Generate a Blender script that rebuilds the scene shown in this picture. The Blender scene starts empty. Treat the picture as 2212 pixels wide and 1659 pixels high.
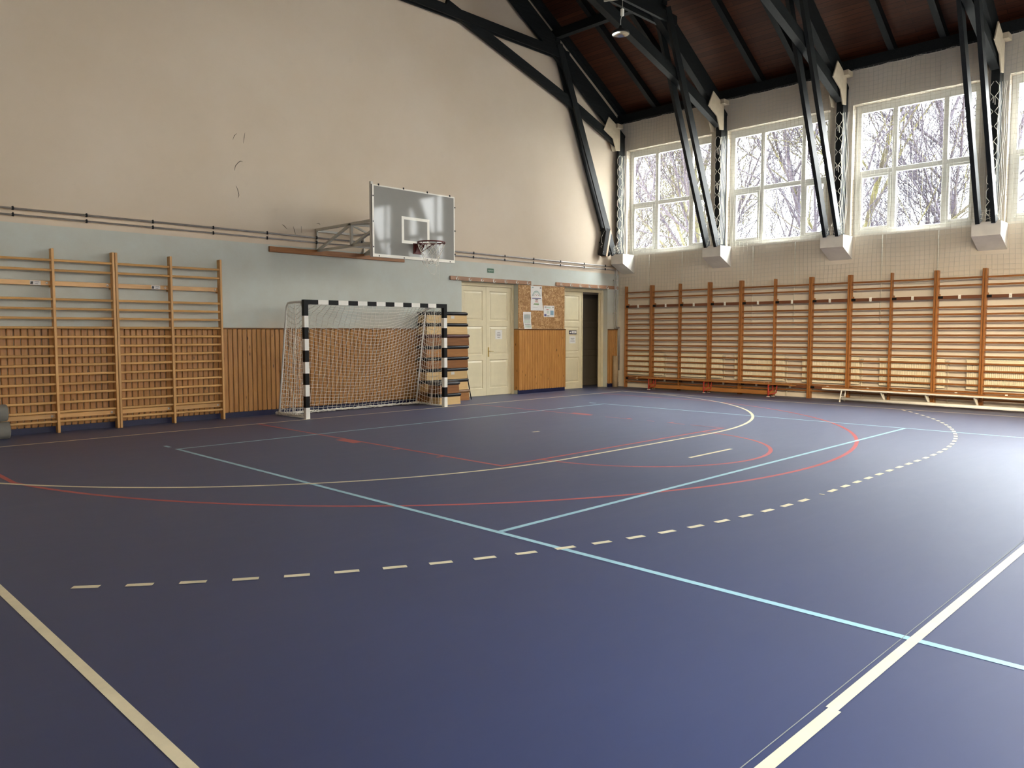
import bpy, math, random
from mathutils import Vector, Matrix

SC = bpy.context.scene
COL = SC.collection
random.seed(7)
PI = math.pi

# ------------------------------------------------------------------ camera
CAM_P = Vector((-8.5984, -12.0129, 1.5107))
YAW, PITCH, ROLL, FPX = 0.7897, -0.0664, -0.0006, 1676.0174
fwd = Vector((math.sin(YAW)*math.cos(PITCH), math.cos(YAW)*math.cos(PITCH), math.sin(PITCH)))
rgt = Vector((math.cos(YAW), -math.sin(YAW), 0.0))
upv = rgt.cross(fwd)
r2 = math.cos(ROLL)*rgt + math.sin(ROLL)*upv
u2 = -math.sin(ROLL)*rgt + math.cos(ROLL)*upv
cd = bpy.data.cameras.new('camera')
cam = bpy.data.objects.new('camera', cd)
COL.objects.link(cam)
m = Matrix((r2, u2, -fwd)).transposed().to_4x4()
m.translation = CAM_P
cam.matrix_world = m
cd.sensor_fit = 'HORIZONTAL'
cd.sensor_width = 36.0
cd.lens = FPX/2212.0*36.0
cd.clip_end = 300
SC.camera = cam

# ------------------------------------------------------------------ sky, exposure
vs = SC.view_settings
vs.view_transform = 'Standard'
vs.look = 'None'
vs.gamma = 1.0
vs.use_curve_mapping = False
vs.exposure = 2.25
W = bpy.data.worlds.new('sky')
SC.world = W
W.use_nodes = True
nt = W.node_tree
nt.nodes.clear()
tc = nt.nodes.new('ShaderNodeTexCoord')
sx = nt.nodes.new('ShaderNodeSeparateXYZ')
nt.links.new(tc.outputs['Generated'], sx.inputs[0])
def mapr(sock, a, b, c, d):
    q = nt.nodes.new('ShaderNodeMapRange'); q.interpolation_type = 'SMOOTHSTEP'
    nt.links.new(sock, q.inputs['Value'])
    for n_, v_ in zip(('From Min', 'From Max', 'To Min', 'To Max'), (a, b, c, d)): q.inputs[n_].default_value = v_
    return q.outputs[0]
def mathn(op, a, b):
    q = nt.nodes.new('ShaderNodeMath'); q.operation = op
    for k_, v_ in enumerate((a, b)):
        if hasattr(v_, 'default_value'): nt.links.new(v_, q.inputs[k_])
        else: q.inputs[k_].default_value = v_
    return q.outputs[0]
# thin overcast: pale grey sky, a wide bright patch where the sun stands behind the cloud, warm low haze behind the left side
SKY, PATCH, HAZE, ZENITH = 2.3, 4.0, 31.0, 11.5
def dotn(v):
    q = nt.nodes.new('ShaderNodeVectorMath'); q.operation = 'DOT_PRODUCT'
    nt.links.new(tc.outputs['Generated'], q.inputs[0]); q.inputs[1].default_value = Vector(v).normalized()
    return q.outputs['Value']
sunp = mapr(dotn((.66, -.72, .16)), .42, .85, 0.0, PATCH)
haze = mathn('MULTIPLY', mapr(sx.outputs['X'], -.5, -.8, 0.0, HAZE), mathn('MULTIPLY', mapr(sx.outputs['Z'], .55, .3, 0.0, 1.0), mapr(sx.outputs['Z'], .05, .2, 0.0, 1.0)))
def tint(col, sock):
    q = nt.nodes.new('ShaderNodeVectorMath'); q.operation = 'SCALE'
    q.inputs[0].default_value = col
    if hasattr(sock, 'default_value'): nt.links.new(sock, q.inputs['Scale'])
    else: q.inputs['Scale'].default_value = sock
    return q.outputs[0]
def vadd(a, b):
    q = nt.nodes.new('ShaderNodeVectorMath'); q.operation = 'ADD'
    nt.links.new(a, q.inputs[0]); nt.links.new(b, q.inputs[1]); return q.outputs[0]
zen = mathn('ADD', mapr(sx.outputs['Z'], .28, .6, 0.0, ZENITH), SKY)      # overcast sky grows brighter upwards
skyc = vadd(vadd(tint((.86, .93, 1.0), zen), tint((1.0, .975, .93), sunp)), tint((1.0, .80, .54), haze))
bg = nt.nodes.new('ShaderNodeBackground')
wo = nt.nodes.new('ShaderNodeOutputWorld')
nt.links.new(skyc, bg.inputs['Color'])
nt.links.new(bg.outputs[0], wo.inputs[0])

# ------------------------------------------------------------------ constants of the hall
XR, XL = 9.0, -9.0           # window walls
YB, YF = 1.23, -22.9         # end walls
TRY = [1.0, -1.97, -4.92, -7.88, -10.84, -13.8, -16.76, -19.72, -22.6]   # truss lines
WINY = [(-1.62, 1.00), (-4.60, -2.06), (-7.57, -5.10), (-10.53, -8.06), (-13.5, -11.0), (-16.45, -14.0), (-19.4, -16.95), (-22.3, -19.9)]
WZ0, WZ1 = 3.64, 6.47
SLOPE = 0.58
def zraft(x): return 7.35 + SLOPE*(9.0-abs(x))      # underside of secondary rafters

# portals guide the daylight sampling
FWX = [(2.6, 5.2), (-5.2, -2.6)]      # unseen gable openings behind the camera, added to fill the hall with light
for (a, b) in FWX:
    l = bpy.data.lights.new('window_portal', 'AREA'); l.shape = 'RECTANGLE'; l.size = b-a; l.size_y = WZ1-WZ0
    l.cycles.is_portal = True
    o = bpy.data.objects.new('window_portal', l); COL.objects.link(o)
    o.location = ((a+b)/2, YF-.28, (WZ0+WZ1)/2); o.rotation_euler = (PI/2, 0, 0)
    o.rotation_euler = (-PI/2, 0, 0) if False else (PI/2, 0, PI)
def portal(x, y0, y1, sgn):
    l = bpy.data.lights.new('window_portal', 'AREA')
    l.shape = 'RECTANGLE'
    l.size = y1-y0
    l.size_y = WZ1-WZ0
    l.cycles.is_portal = True
    o = bpy.data.objects.new('window_portal', l)
    COL.objects.link(o)
    o.location = (x, (y0+y1)/2, (WZ0+WZ1)/2)
    # light points to -Z local -> towards the room
    o.rotation_euler = (PI/2, 0, PI/2*sgn)
for (a, b) in WINY:
    portal(9.33, a, b, 1)
for (a, b) in WINY[4:]:
    portal(-9.33, a, b, -1)

# ------------------------------------------------------------------ mesh builder
class MB:
    def __init__(s): s.v = []; s.f = []; s.mi = []; s.sm = []
    def face(s, pts, mi=0, smooth=False):
        n = len(s.v); s.v += [tuple(p) for p in pts]
        s.f.append(tuple(range(n, n+len(pts)))); s.mi.append(mi); s.sm.append(smooth)
    def box(s, a, b, mi=0):
        x0, y0, z0 = [min(a[i], b[i]) for i in range(3)]
        x1, y1, z1 = [max(a[i], b[i]) for i in range(3)]
        n = len(s.v)
        s.v += [(x0,y0,z0),(x1,y0,z0),(x1,y1,z0),(x0,y1,z0),(x0,y0,z1),(x1,y0,z1),(x1,y1,z1),(x0,y1,z1)]
        for q in ((0,3,2,1),(4,5,6,7),(0,1,5,4),(1,2,6,5),(2,3,7,6),(3,0,4,7)):
            s.f.append(tuple(n+i for i in q)); s.mi.append(mi); s.sm.append(False)
        return s
    def bbox(s, a, b, r, mi=0):
        """box with chamfered edges"""
        x0, y0, z0 = [min(a[i], b[i]) for i in range(3)]
        x1, y1, z1 = [max(a[i], b[i]) for i in range(3)]
        r = min(r, (x1-x0)/2.01, (y1-y0)/2.01, (z1-z0)/2.01)
        n = len(s.v)
        idx = {}
        for ax in range(3):
            for cx in (0, 1):
                for cy in (0, 1):
                    for cz in (0, 1):
                        p = [(x1 if cx else x0), (y1 if cy else y0), (z1 if cz else z0)]
                        c = (cx, cy, cz)
                        for k in range(3):
                            if k != ax: p[k] += -r if c[k] else r
                        idx[(ax, cx, cy, cz)] = len(s.v); s.v.append(tuple(p))
        def add(q):
            s.f.append(tuple(q)); s.mi.append(mi); s.sm.append(False)
        for ax in range(3):
            for sd in (0, 1):
                o = [k for k in range(3) if k != ax]
                q = []
                for (i, j) in ((0,0),(1,0),(1,1),(0,1)):
                    c = [0,0,0]; c[ax] = sd; c[o[0]] = i; c[o[1]] = j
                    q.append(idx[(ax, *c)])
                flip = (ax == 1) != (sd == 0)
                add(q[::-1] if flip else q)
        for ax in range(3):          # edges along ax
            o = [k for k in range(3) if k != ax]
            for i in (0, 1):
                for j in (0, 1):
                    c0 = [0,0,0]; c1 = [0,0,0]
                    c0[o[0]] = c1[o[0]] = i; c0[o[1]] = c1[o[1]] = j; c1[ax] = 1
                    add([idx[(o[0], *c0)], idx[(o[1], *c0)], idx[(o[1], *c1)], idx[(o[0], *c1)]])
        for cx in (0, 1):
            for cy in (0, 1):
                for cz in (0, 1):
                    add([idx[(0,cx,cy,cz)], idx[(1,cx,cy,cz)], idx[(2,cx,cy,cz)]])
        return s
    def tube(s, path, r, n=8, mi=0, cap=True, closed=False, smooth=True):
        P = [Vector(p) for p in path]
        R = r if isinstance(r, (list, tuple)) else [r]*len(P)
        rings = []
        prev = None
        L = len(P)
        for i, p in enumerate(P):
            if closed: t = P[(i+1) % L]-P[i-1]
            else: t = P[min(i+1, L-1)]-P[max(i-1, 0)]
            if t.length < 1e-9: t = Vector((0,0,1))
            t.normalize()
            if prev is None:
                a = Vector((0,0,1)) if abs(t.z) < .9 else Vector((1,0,0))
                u = t.cross(a).normalized()
            else:
                u = prev - t*prev.dot(t)
                u = u.normalized() if u.length > 1e-6 else t.orthogonal().normalized()
            prev = u
            w = t.cross(u)
            base = len(s.v)
            for k in range(n):
                an = 2*PI*k/n + PI/n
                s.v.append(tuple(p + (u*math.cos(an)+w*math.sin(an))*R[i]))
            rings.append(base)
        rng = range(L) if closed else range(L-1)
        for i in rng:
            a, b = rings[i], rings[(i+1) % L]
            for k in range(n):
                k2 = (k+1) % n
                s.f.append((a+k, a+k2, b+k2, b+k)); s.mi.append(mi); s.sm.append(smooth)
        if cap and not closed:
            s.f.append(tuple(rings[0]+k for k in range(n))[::-1]); s.mi.append(mi); s.sm.append(False)
            s.f.append(tuple(rings[-1]+k for k in range(n))); s.mi.append(mi); s.sm.append(False)
        return s
    def beam(s, a, b, w, h, up=(0,0,1), mi=0):
        """rectangular bar from a to b, w across, h along 'up'"""
        a, b = Vector(a), Vector(b)
        t = (b-a).normalized(); upn = Vector(up)
        side = t.cross(upn)
        side = side.normalized() if side.length > 1e-6 else t.orthogonal().normalized()
        v = side.cross(t).normalized()
        n = len(s.v)
        for p in (a, b):
            for (i, j) in ((-1,-1),(1,-1),(1,1),(-1,1)):
                s.v.append(tuple(p + side*(w/2*i) + v*(h/2*j)))
        for q in ((3,2,1,0),(4,5,6,7),(0,1,5,4),(1,2,6,5),(2,3,7,6),(3,0,4,7)):
            s.f.append(tuple(n+i for i in q)); s.mi.append(mi); s.sm.append(False)
        return s
    def prism(s, pts, d, mi=0):
        """polygon pts extruded by vector d"""
        n = len(pts); b = len(s.v); d = Vector(d)
        s.v += [tuple(p) for p in pts] + [tuple(Vector(p)+d) for p in pts]
        s.f.append(tuple(range(b, b+n))[::-1]); s.f.append(tuple(range(b+n, b+2*n)))
        s.mi += [mi, mi]; s.sm += [False, False]
        for i in range(n):
            j = (i+1) % n
            s.f.append((b+i, b+j, b+n+j, b+n+i)); s.mi.append(mi); s.sm.append(False)
        return s
    def lathe(s, prof, c, n=24, mi=0, axis='z'):
        rings = []
        for (r, h) in prof:
            base = len(s.v)
            for k in range(n):
                a = 2*PI*k/n
                if axis == 'z': s.v.append((c[0]+r*math.cos(a), c[1]+r*math.sin(a), c[2]+h))
                elif axis == 'y': s.v.append((c[0]+r*math.cos(a), c[1]+h, c[2]+r*math.sin(a)))
                else: s.v.append((c[0]+h, c[1]+r*math.cos(a), c[2]+r*math.sin(a)))
            rings.append(base)
        for a, b in zip(rings, rings[1:]):
            for k in range(n):
                k2 = (k+1) % n
                s.f.append((a+k, a+k2, b+k2, b+k)); s.mi.append(mi); s.sm.append(True)
        return s
    def build(s, name, mat, parent=None, loc=None):
        me = bpy.data.meshes.new(name)
        me.from_pydata(s.v, [], s.f)
        mats = mat if isinstance(mat, (list, tuple)) else [mat]
        for q in mats: me.materials.append(q)
        me.polygons.foreach_set('material_index', s.mi)
        me.polygons.foreach_set('use_smooth', s.sm)
        me.update()
        o = bpy.data.objects.new(name, me)
        COL.objects.link(o)
        if loc: o.location = loc
        if parent: o.parent = parent
        return o

def empty(name, loc=(0,0,0), rz=0):
    o = bpy.data.objects.new(name, None)
    o.empty_display_size = .1
    COL.objects.link(o)
    o.location = loc
    o.rotation_euler = (0, 0, rz)
    return o
def tag(o, label=None, cat=None, group=None, kind=None):
    if label: o['label'] = label
    if cat: o['category'] = cat
    if group: o['group'] = group
    if kind: o['kind'] = kind
    return o
def kids(o): return [c for c in bpy.data.objects if c.parent == o]
KIDS = {}
def copy_tree(o, parent=None, cache=None):
    c = o.copy(); COL.objects.link(c)
    if parent: c.parent = parent
    for ch in kids(o): copy_tree(ch, c)
    return c
def text(name, body, size, mat, parent, loc, rot=(PI/2, 0, 0), ext=.0006, align='CENTER'):
    cu = bpy.data.curves.new(name, 'FONT')
    cu.body = body; cu.size = size; cu.extrude = ext
    cu.align_x = align; cu.align_y = 'CENTER'
    cu.materials.append(mat)
    o = bpy.data.objects.new(name, cu); COL.objects.link(o)
    me = bpy.data.meshes.new_from_object(o)
    me.materials.clear(); me.materials.append(mat)
    bpy.data.objects.remove(o)
    o = bpy.data.objects.new(name, me); COL.objects.link(o)
    o.location = loc; o.rotation_euler = rot; o.parent = parent
    return o

# ------------------------------------------------------------------ materials
class NT:
    def __init__(s, name):
        s.m = bpy.data.materials.new(name); s.m.use_nodes = True
        s.t = s.m.node_tree; s.b = s.t.nodes['Principled BSDF']
        s.b.inputs['Specular IOR Level'].default_value = .35
    def n(s, ty, **k):
        q = s.t.nodes.new(ty)
        for a, b in k.items(): setattr(q, a, b)
        return q
    def l(s, a, b): s.t.links.new(a, b)
    def coord(s, scale=(1,1,1), rot=(0,0,0), kind='Object'):
        tc = s.n('ShaderNodeTexCoord'); mp = s.n('ShaderNodeMapping')
        mp.inputs['Scale'].default_value = scale; mp.inputs['Rotation'].default_value = rot
        s.l(tc.outputs[kind], mp.inputs[0]); return mp.outputs[0]
    def noise(s, vec, scale, detail=4, rough=.6, dist=0):
        q = s.n('ShaderNodeTexNoise'); q.inputs['Scale'].default_value = scale
        q.inputs['Detail'].default_value = detail; q.inputs['Roughness'].default_value = rough
        q.inputs['Distortion'].default_value = dist
        s.l(vec, q.inputs['Vector']); return q.outputs['Fac']
    def ramp(s, fac, stops):
        q = s.n('ShaderNodeValToRGB'); e = q.color_ramp.elements
        while len(e) < len(stops): e.new(.5)
        for i, (p, c) in enumerate(stops):
            e[i].position = p; e[i].color = (*c, 1) if len(c) == 3 else c
        s.l(fac, q.inputs[0]); return q.outputs[0]
    def mix(s, fac, a, b, mode='MIX'):
        q = s.n('ShaderNodeMix', data_type='RGBA', blend_type=mode)
        for i, v in ((0, fac), (6, a), (7, b)):
            if hasattr(v, 'default_value'): s.l(v, q.inputs[i])
            elif isinstance(v, tuple): q.inputs[i].default_value = (*v, 1)
            else: q.inputs[i].default_value = v
        return q.outputs[2]
    def bump(s, h, st=.2, d=.01):
        q = s.n('ShaderNodeBump'); q.inputs['Strength'].default_value = st; q.inputs['Distance'].default_value = d
        s.l(h, q.inputs['Height']); s.l(q.outputs[0], s.b.inputs['Normal'])
    def out(s, col=None, rough=.6, metal=0, spec=None):
        if col is not None:
            if isinstance(col, tuple): s.b.inputs['Base Color'].default_value = (*col, 1)
            else: s.l(col, s.b.inputs['Base Color'])
        if hasattr(rough, 'default_value'): s.l(rough, s.b.inputs['Roughness'])
        else: s.b.inputs['Roughness'].default_value = rough
        s.b.inputs['Metallic'].default_value = metal
        if spec is not None: s.b.inputs['Specular IOR Level'].default_value = spec
        return s.m

def plain(name, col, rough=.6, metal=0, var=.12, scale=9, spec=None):
    q = NT(name)
    f = q.noise(q.coord(), scale, 3)
    c = q.ramp(f, [(.3, tuple(v*(1-var) for v in col)), (.7, tuple(min(1, v*(1+var)) for v in col))])
    return q.out(c, rough, metal, spec)

def wood(name, a, b, axis='x', rough=.42, knots=False, sc=1.0, bump=.08, spec=.35):
    q = NT(name)
    st = {'x': (1.2, 16, 16), 'y': (16, 1.2, 16), 'z': (16, 16, 1.2)}[axis]
    v = q.coord(tuple(k*sc for k in st))
    oi = q.n('ShaderNodeObjectInfo')
    ad = q.n('ShaderNodeVectorMath', operation='ADD')
    q.l(v, ad.inputs[0]); q.l(oi.outputs['Random'], ad.inputs[1])
    sc2 = q.n('ShaderNodeVectorMath', operation='SCALE'); sc2.inputs['Scale'].default_value = 31.0
    cmb = q.n('ShaderNodeCombineXYZ'); q.l(oi.outputs['Random'], cmb.inputs[0]); q.l(oi.outputs['Random'], cmb.inputs[1]); q.l(oi.outputs['Random'], cmb.inputs[2])
    q.l(cmb.outputs[0], sc2.inputs[0]); q.l(sc2.outputs[0], ad.inputs[1])
    f = q.noise(ad.outputs[0], 1.6, 6, .62, .9)
    c = q.ramp(f, [(.28, b), (.5, tuple((i+j)/2 for i, j in zip(a, b))), (.68, a)])
    if knots:
        kv = q.coord({'x': (1.0, 3.2, 3.2), 'y': (3.2, 1.0, 3.2), 'z': (3.2, 3.2, 1.0)}[axis])
        vo = q.n('ShaderNodeTexVoronoi'); vo.inputs['Scale'].default_value = 2.6
        q.l(kv, vo.inputs['Vector'])
        kf = q.ramp(vo.outputs['Distance'], [(.05, (0, 0, 0)), (.12, (1, 1, 1))])
        c = q.mix(kf, tuple(k*.22 for k in b), c)
    # slight tone difference from piece to piece
    hv = q.n('ShaderNodeHueSaturation'); q.l(c, hv.inputs['Color'])
    mr = q.n('ShaderNodeMapRange'); mr.inputs['To Min'].default_value = .88; mr.inputs['To Max'].default_value = 1.12
    q.l(oi.outputs['Random'], mr.inputs['Value']); q.l(mr.outputs[0], hv.inputs['Value'])
    q.bump(f, bump, .004)
    return q.out(hv.outputs[0], rough, 0, spec)

M = {}
# floor: dark violet blue sports linoleum with scuffs
q = NT('blue_sports_floor')
v = q.coord()
n1 = q.noise(v, .55, 5, .6)
c = q.ramp(n1, [(.3, (.021, .034, .115)), (.7, (.026, .041, .132))])
sv = q.coord((.9, 3.2, 1), (0, 0, .5))
n2 = q.noise(sv, 1.3, 7, .68, 1.2)
sm_ = q.ramp(n2, [(.56, (0, 0, 0)), (.8, (1, 1, 1))])
c = q.mix(.0, c, (.1, .1, .16))
q2 = q.n('ShaderNodeMath', operation='MULTIPLY'); q2.inputs[1].default_value = .10
q.l(sm_, q2.inputs[0])
c = q.mix(q2.outputs[0], c, (.13, .13, .2))
rr = q.ramp(n2, [(.3, (.55, .55, .55)), (.75, (.60, .60, .60))])
fine = q.noise(v, 160, 2)
q.bump(fine, .05, .002)
M['floor'] = q.out(c, rr, 0, .7)
q.b.inputs['Coat Weight'].default_value = .7
q.b.inputs['Coat Roughness'].default_value = .56
q.b.inputs['Coat IOR'].default_value = 1.6

def linepaint(name, col):
    q = NT(name)
    f = q.noise(q.coord(), 5, 5, .7)
    c = q.ramp(f, [(.25, tuple(k*.86 for k in col)), (.6, col)])
    return q.out(c, .42, 0, .4)
M['white_line'] = linepaint('cream_line_paint', (.95, .84, .58))
M['blue_line'] = linepaint('light_blue_line_paint', (.43, .70, .78))
M['red_line'] = linepaint('red_line_paint', (.56, .105, .11))

# end wall: beige plaster above a pale blue-green painted dado
q = NT('end_wall_paint')
tcw = q.n('ShaderNodeTexCoord'); sp = q.n('ShaderNodeSeparateXYZ')
q.l(tcw.outputs['Object'], sp.inputs[0])
v = q.coord()
n1 = q.noise(v, .5, 5, .6); n2 = q.noise(v, 2.3, 6, .65)
beige = q.ramp(n1, [(.3, (.60, .49, .36)), (.7, (.655, .55, .425))])
beige = q.mix(q.ramp(n2, [(.62, (0,0,0)), (.85, (.35,.35,.35))]), beige, (.5, .41, .32))
blue = q.ramp(n2, [(.3, (.50, .50, .43)), (.7, (.53, .555, .50))])
rub = q.noise(q.coord((.8, 1, .8)), 1.0, 5, .6)
# rubbed beige patches low on the dado
lowm = q.n('ShaderNodeMapRange'); lowm.inputs['From Min'].default_value = 2.15; lowm.inputs['From Max'].default_value = 1.6
q.l(sp.outputs['Z'], lowm.inputs['Value'])
rm = q.n('ShaderNodeMath', operation='MULTIPLY'); q.l(lowm.outputs[0], rm.inputs[0])
q.l(q.ramp(rub, [(.45, (0,0,0)), (.62, (.8,.8,.8))]), rm.inputs[1])
blue = q.mix(rm.outputs[0], blue, (.56, .49, .38))
gt = q.n('ShaderNodeMath', operation='GREATER_THAN'); gt.inputs[1].default_value = 3.125
wob = q.n('ShaderNodeMath', operation='MULTIPLY_ADD'); wob.inputs[1].default_value = .012
q.l(n2, wob.inputs[0]); q.l(sp.outputs['Z'], wob.inputs[2]); q.l(wob.outputs[0], gt.inputs[0])
c = q.mix(gt.outputs[0], blue, beige)
q.bump(q.noise(v, 40, 4), .12, .006)
M['end_wall'] = q.out(c, .75, 0, .25)

q = NT('side_wall_plaster')
v = q.coord()
n1 = q.noise(v, .7, 5, .6); n2 = q.noise(v, 3, 6, .7)
c = q.ramp(n1, [(.3, (.60, .525, .42)), (.7, (.67, .60, .50))])
c = q.mix(q.ramp(n2, [(.6, (0,0,0)), (.85, (.5,.5,.5))]), c, (.42, .37, .30))
q.bump(q.noise(v, 30, 4), .15, .006)
M['side_wall'] = q.out(c, .75, 0, .25)
M['white_plaster'] = plain('white_plaster', (.72, .68, .60), .7, var=.06, scale=4)
M['skirting'] = plain('dark_blue_vinyl_skirting', (.012, .014, .05), .35, var=.2)

# wainscot pine
M['pine'] = wood('varnished_pine_boards', (.52, .25, .068), (.34, .145, .034), 'z', .38, True)
M['pine_dark'] = wood('dark_pine_capping', (.24, .11, .035), (.16, .068, .02), 'x', .4)
M['bar_light'] = wood('light_beech_uprights', (.66, .38, .14), (.54, .28, .085), 'z', .4)
M['bar_light_x'] = wood('light_beech_rungs', (.70, .41, .16), (.56, .30, .095), 'x', .36)
M['bar_red'] = wood('reddish_uprights', (.34, .135, .032), (.22, .078, .017), 'z', .38)
M['bar_red_x'] = wood('reddish_rungs', (.27, .105, .027), (.18, .062, .014), 'x', .36)
M['rail_dark'] = wood('dark_red_rail', (.17, .062, .025), (.10, .034, .014), 'x', .4)
M['bench_wood'] = wood('bench_wood', (.38, .165, .045), (.25, .095, .024), 'x', .36)
M['plank'] = wood('brown_mounting_plank', (.35, .15, .05), (.22, .085, .026), 'x', .5, True)
M['hook_plank'] = wood('pinkish_hook_plank', (.42, .23, .13), (.28, .14, .075), 'x', .5, True)
M['door'] = plain('cream_gloss_door_paint', (.70, .615, .41), .32, var=.05, scale=3)
M['door_shaded'] = plain('shade_darkened_door_paint', (.12, .10, .075), .4, var=.05, scale=3)  # inner leaf of the corner door: deep shade put into the base colour
M['door_frame'] = plain('cream_frame_paint', (.66, .57, .37), .35, var=.06, scale=3)
M['brass'] = plain('brass', (.55, .40, .14), .3, 1.0)
M['truss'] = wood('blackened_truss_timber', (.012, .014, .0135), (.005, .0055, .0055), 'x', .6, spec=.2)
M['truss_z'] = wood('blackened_strut_timber', (.014, .017, .0165), (.006, .0065, .0065), 'z', .5, spec=.3)
M['gusset'] = plain('cream_painted_board', (.46, .38, .27), .6, var=.08)
# roof boarding
q = NT('red_brown_roof_boards')
v = q.coord((1, 1, 1), (0, 0, 0))
br = q.n('ShaderNodeTexBrick')
br.inputs['Scale'].default_value = 1.0
br.inputs['Brick Width'].default_value = 3.2; br.inputs['Row Height'].default_value = .12
br.inputs['Mortar Size'].default_value = .006; br.inputs['Mortar Smooth'].default_value = .3
br.inputs['Color1'].default_value = (.085, .026, .010, 1); br.inputs['Color2'].default_value = (.05, .014, .006, 1)
br.inputs['Mortar'].default_value = (.012, .005, .003, 1)
q.l(v, br.inputs['Vector'])
g = q.noise(q.coord((1, 14, 1)), 2.4, 6, .65, .6)
c = q.mix(.55, br.outputs['Color'], q.ramp(g, [(.3, (.25, .25, .25)), (.7, (1, 1, 1))]), 'MULTIPLY')
M['roof'] = q.out(c, .6, 0, .2)

M['steel'] = plain('grey_painted_steel', (.55, .52, .45), .45, .0, var=.08)
M['galv'] = plain('galvanised_pipe', (.42, .40, .38), .32, .6, var=.15)
M['white_steel'] = plain('white_painted_steel', (.72, .69, .62), .4, var=.05)
M['pipe_white'] = plain('off_white_pipe_paint', (.66, .62, .52), .45, var=.05)
M['red_steel'] = plain('red_painted_steel', (.36, .035, .022), .4, var=.1)
M['black'] = plain('black_paint', (.004, .004, .0042), .5, var=.15, spec=.15)
M['white'] = plain('white_paint', (.80, .77, .69), .4, var=.03)
M['pad_black'] = plain('black_vinyl_pad', (.005, .005, .006), .38, var=.2, spec=.25)
M['pad_maroon'] = plain('maroon_vinyl_pad', (.075, .022, .018), .4, var=.2)
M['pad_tan'] = plain('tan_leather_pad', (.22, .12, .055), .45, var=.15)
M['pad_grey'] = plain('dark_grey_vinyl_pad', (.03, .028, .028), .42, var=.15)
M['ply_pale'] = wood('pale_plywood', (.62, .42, .19), (.52, .33, .13), 'x', .45)
M['ply_brown'] = wood('brown_stained_box', (.26, .105, .03), (.17, .062, .017), 'x', .4)
M['ply_mid'] = wood('orange_brown_box', (.34, .15, .042), (.23, .092, .024), 'x', .4)
M['net'] = plain('white_net_cord', (.84, .79, .68), .8, var=.05)
M['net_wall'] = plain('grey_white_net_cord', (.50, .47, .40), .85, var=.05)
M['rim'] = plain('dark_red_rim', (.10, .012, .010), .4, var=.1)
M['board_grey'] = plain('glossy_grey_board', (.26, .25, .225), .05, var=.04, scale=2, spec=.2)
M['board_white'] = plain('board_white_tape', (.74, .70, .60), .25, var=.03)
M['paper'] = plain('white_paper', (.72, .69, .64), .7, var=.04)
M['ink'] = plain('dark_ink', (.06, .055, .05), .7)
M['ink_grey'] = plain('grey_ink', (.22, .21, .19), .7)
M['p_green'] = plain('poster_green', (.24, .32, .16), .6)
M['p_teal'] = plain('poster_grey_teal', (.30, .40, .36), .6)
M['p_blue'] = plain('poster_blue', (.18, .30, .42), .6)
M['p_navy'] = plain('poster_violet', (.10, .09, .20), .6)
M['p_red'] = plain('poster_red', (.45, .14, .10), .6)
M['p_grey'] = plain('poster_grey', (.34, .36, .33), .6)
M['p_pale'] = plain('poster_pale_green', (.50, .55, .46), .6)
M['sign_green'] = plain('exit_green', (.010, .085, .03), .4)
M['navy'] = plain('navy_sign', (.018, .018, .045), .4)
M['card'] = plain('cardboard_tube', (.33, .235, .14), .7, var=.1)
M['mat_grey'] = plain('grey_foam_mat', (.175, .165, .14), .7, var=.12)
M['alu'] = NT('aluminium_reflector').out((.62, .61, .56), .22, 1.0)
M['lamp_black'] = plain('black_lamp_shade', (.008, .008, .008), .45)
M['radiator'] = plain('cream_radiator', (.70, .63, .47), .4, var=.04)
M['dark_box'] = plain('dark_speaker_cloth', (.014, .012, .011), .8)
M['pale_side'] = wood('pale_pink_wood', (.60, .42, .28), (.48, .31, .19), 'z', .5)
M['winframe'] = plain('white_window_frame', (.66, .65, .60), .4, var=.03)
M['scuff'] = plain('dark_scuff', (.10, .085, .06), .8)
M['ground'] = plain('winter_ground', (.24, .23, .21), .9, var=.12, scale=.5)

# OSB
q = NT('osb_board')
v = q.coord((1, 1, 1))
vo = q.n('ShaderNodeTexVoronoi'); vo.inputs['Scale'].default_value = 26; vo.inputs['Randomness'].default_value = 1
nn = q.noise(v, 9, 3, .6)
mx = q.n('ShaderNodeVectorMath', operation='ADD'); 
sc3 = q.n('ShaderNodeVectorMath', operation='SCALE'); sc3.inputs['Scale'].default_value = .22
q.l(nn.node.outputs['Color'], sc3.inputs[0]); q.l(v, mx.inputs[0]); q.l(sc3.outputs[0], mx.inputs[1])
q.l(mx.outputs[0], vo.inputs['Vector'])
sepc = q.n('ShaderNodeSeparateColor'); q.l(vo.outputs['Color'], sepc.inputs[0])
c = q.ramp(sepc.outputs[0], [(0, (.26, .125, .042)), (.5, (.38, .20, .075)), (.92, (.50, .30, .13)), (1, (.62, .42, .22))])
M['osb'] = q.out(c, .6, 0, .3)

# glass: thin clear pane (transparent with a mirror share)
gm = bpy.data.materials.new('window_glass'); gm.use_nodes = True
gt_ = gm.node_tree; gt_.nodes.clear()
tr = gt_.nodes.new('ShaderNodeBsdfTransparent'); gl = gt_.nodes.new('ShaderNodeBsdfGlossy')
gl.inputs['Roughness'].default_value = .02
lw = gt_.nodes.new('ShaderNodeLayerWeight'); lw.inputs['Blend'].default_value = .5
fp = gt_.nodes.new('ShaderNodeMath'); fp.operation = 'POWER'; fp.inputs[1].default_value = 5.0
fm = gt_.nodes.new('ShaderNodeMath'); fm.operation = 'MULTIPLY_ADD'; fm.inputs[1].default_value = .9; fm.inputs[2].default_value = .06
gt_.links.new(lw.outputs['Facing'], fp.inputs[0]); gt_.links.new(fp.outputs[0], fm.inputs[0])
mxs = gt_.nodes.new('ShaderNodeMixShader'); go = gt_.nodes.new('ShaderNodeOutputMaterial')
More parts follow.
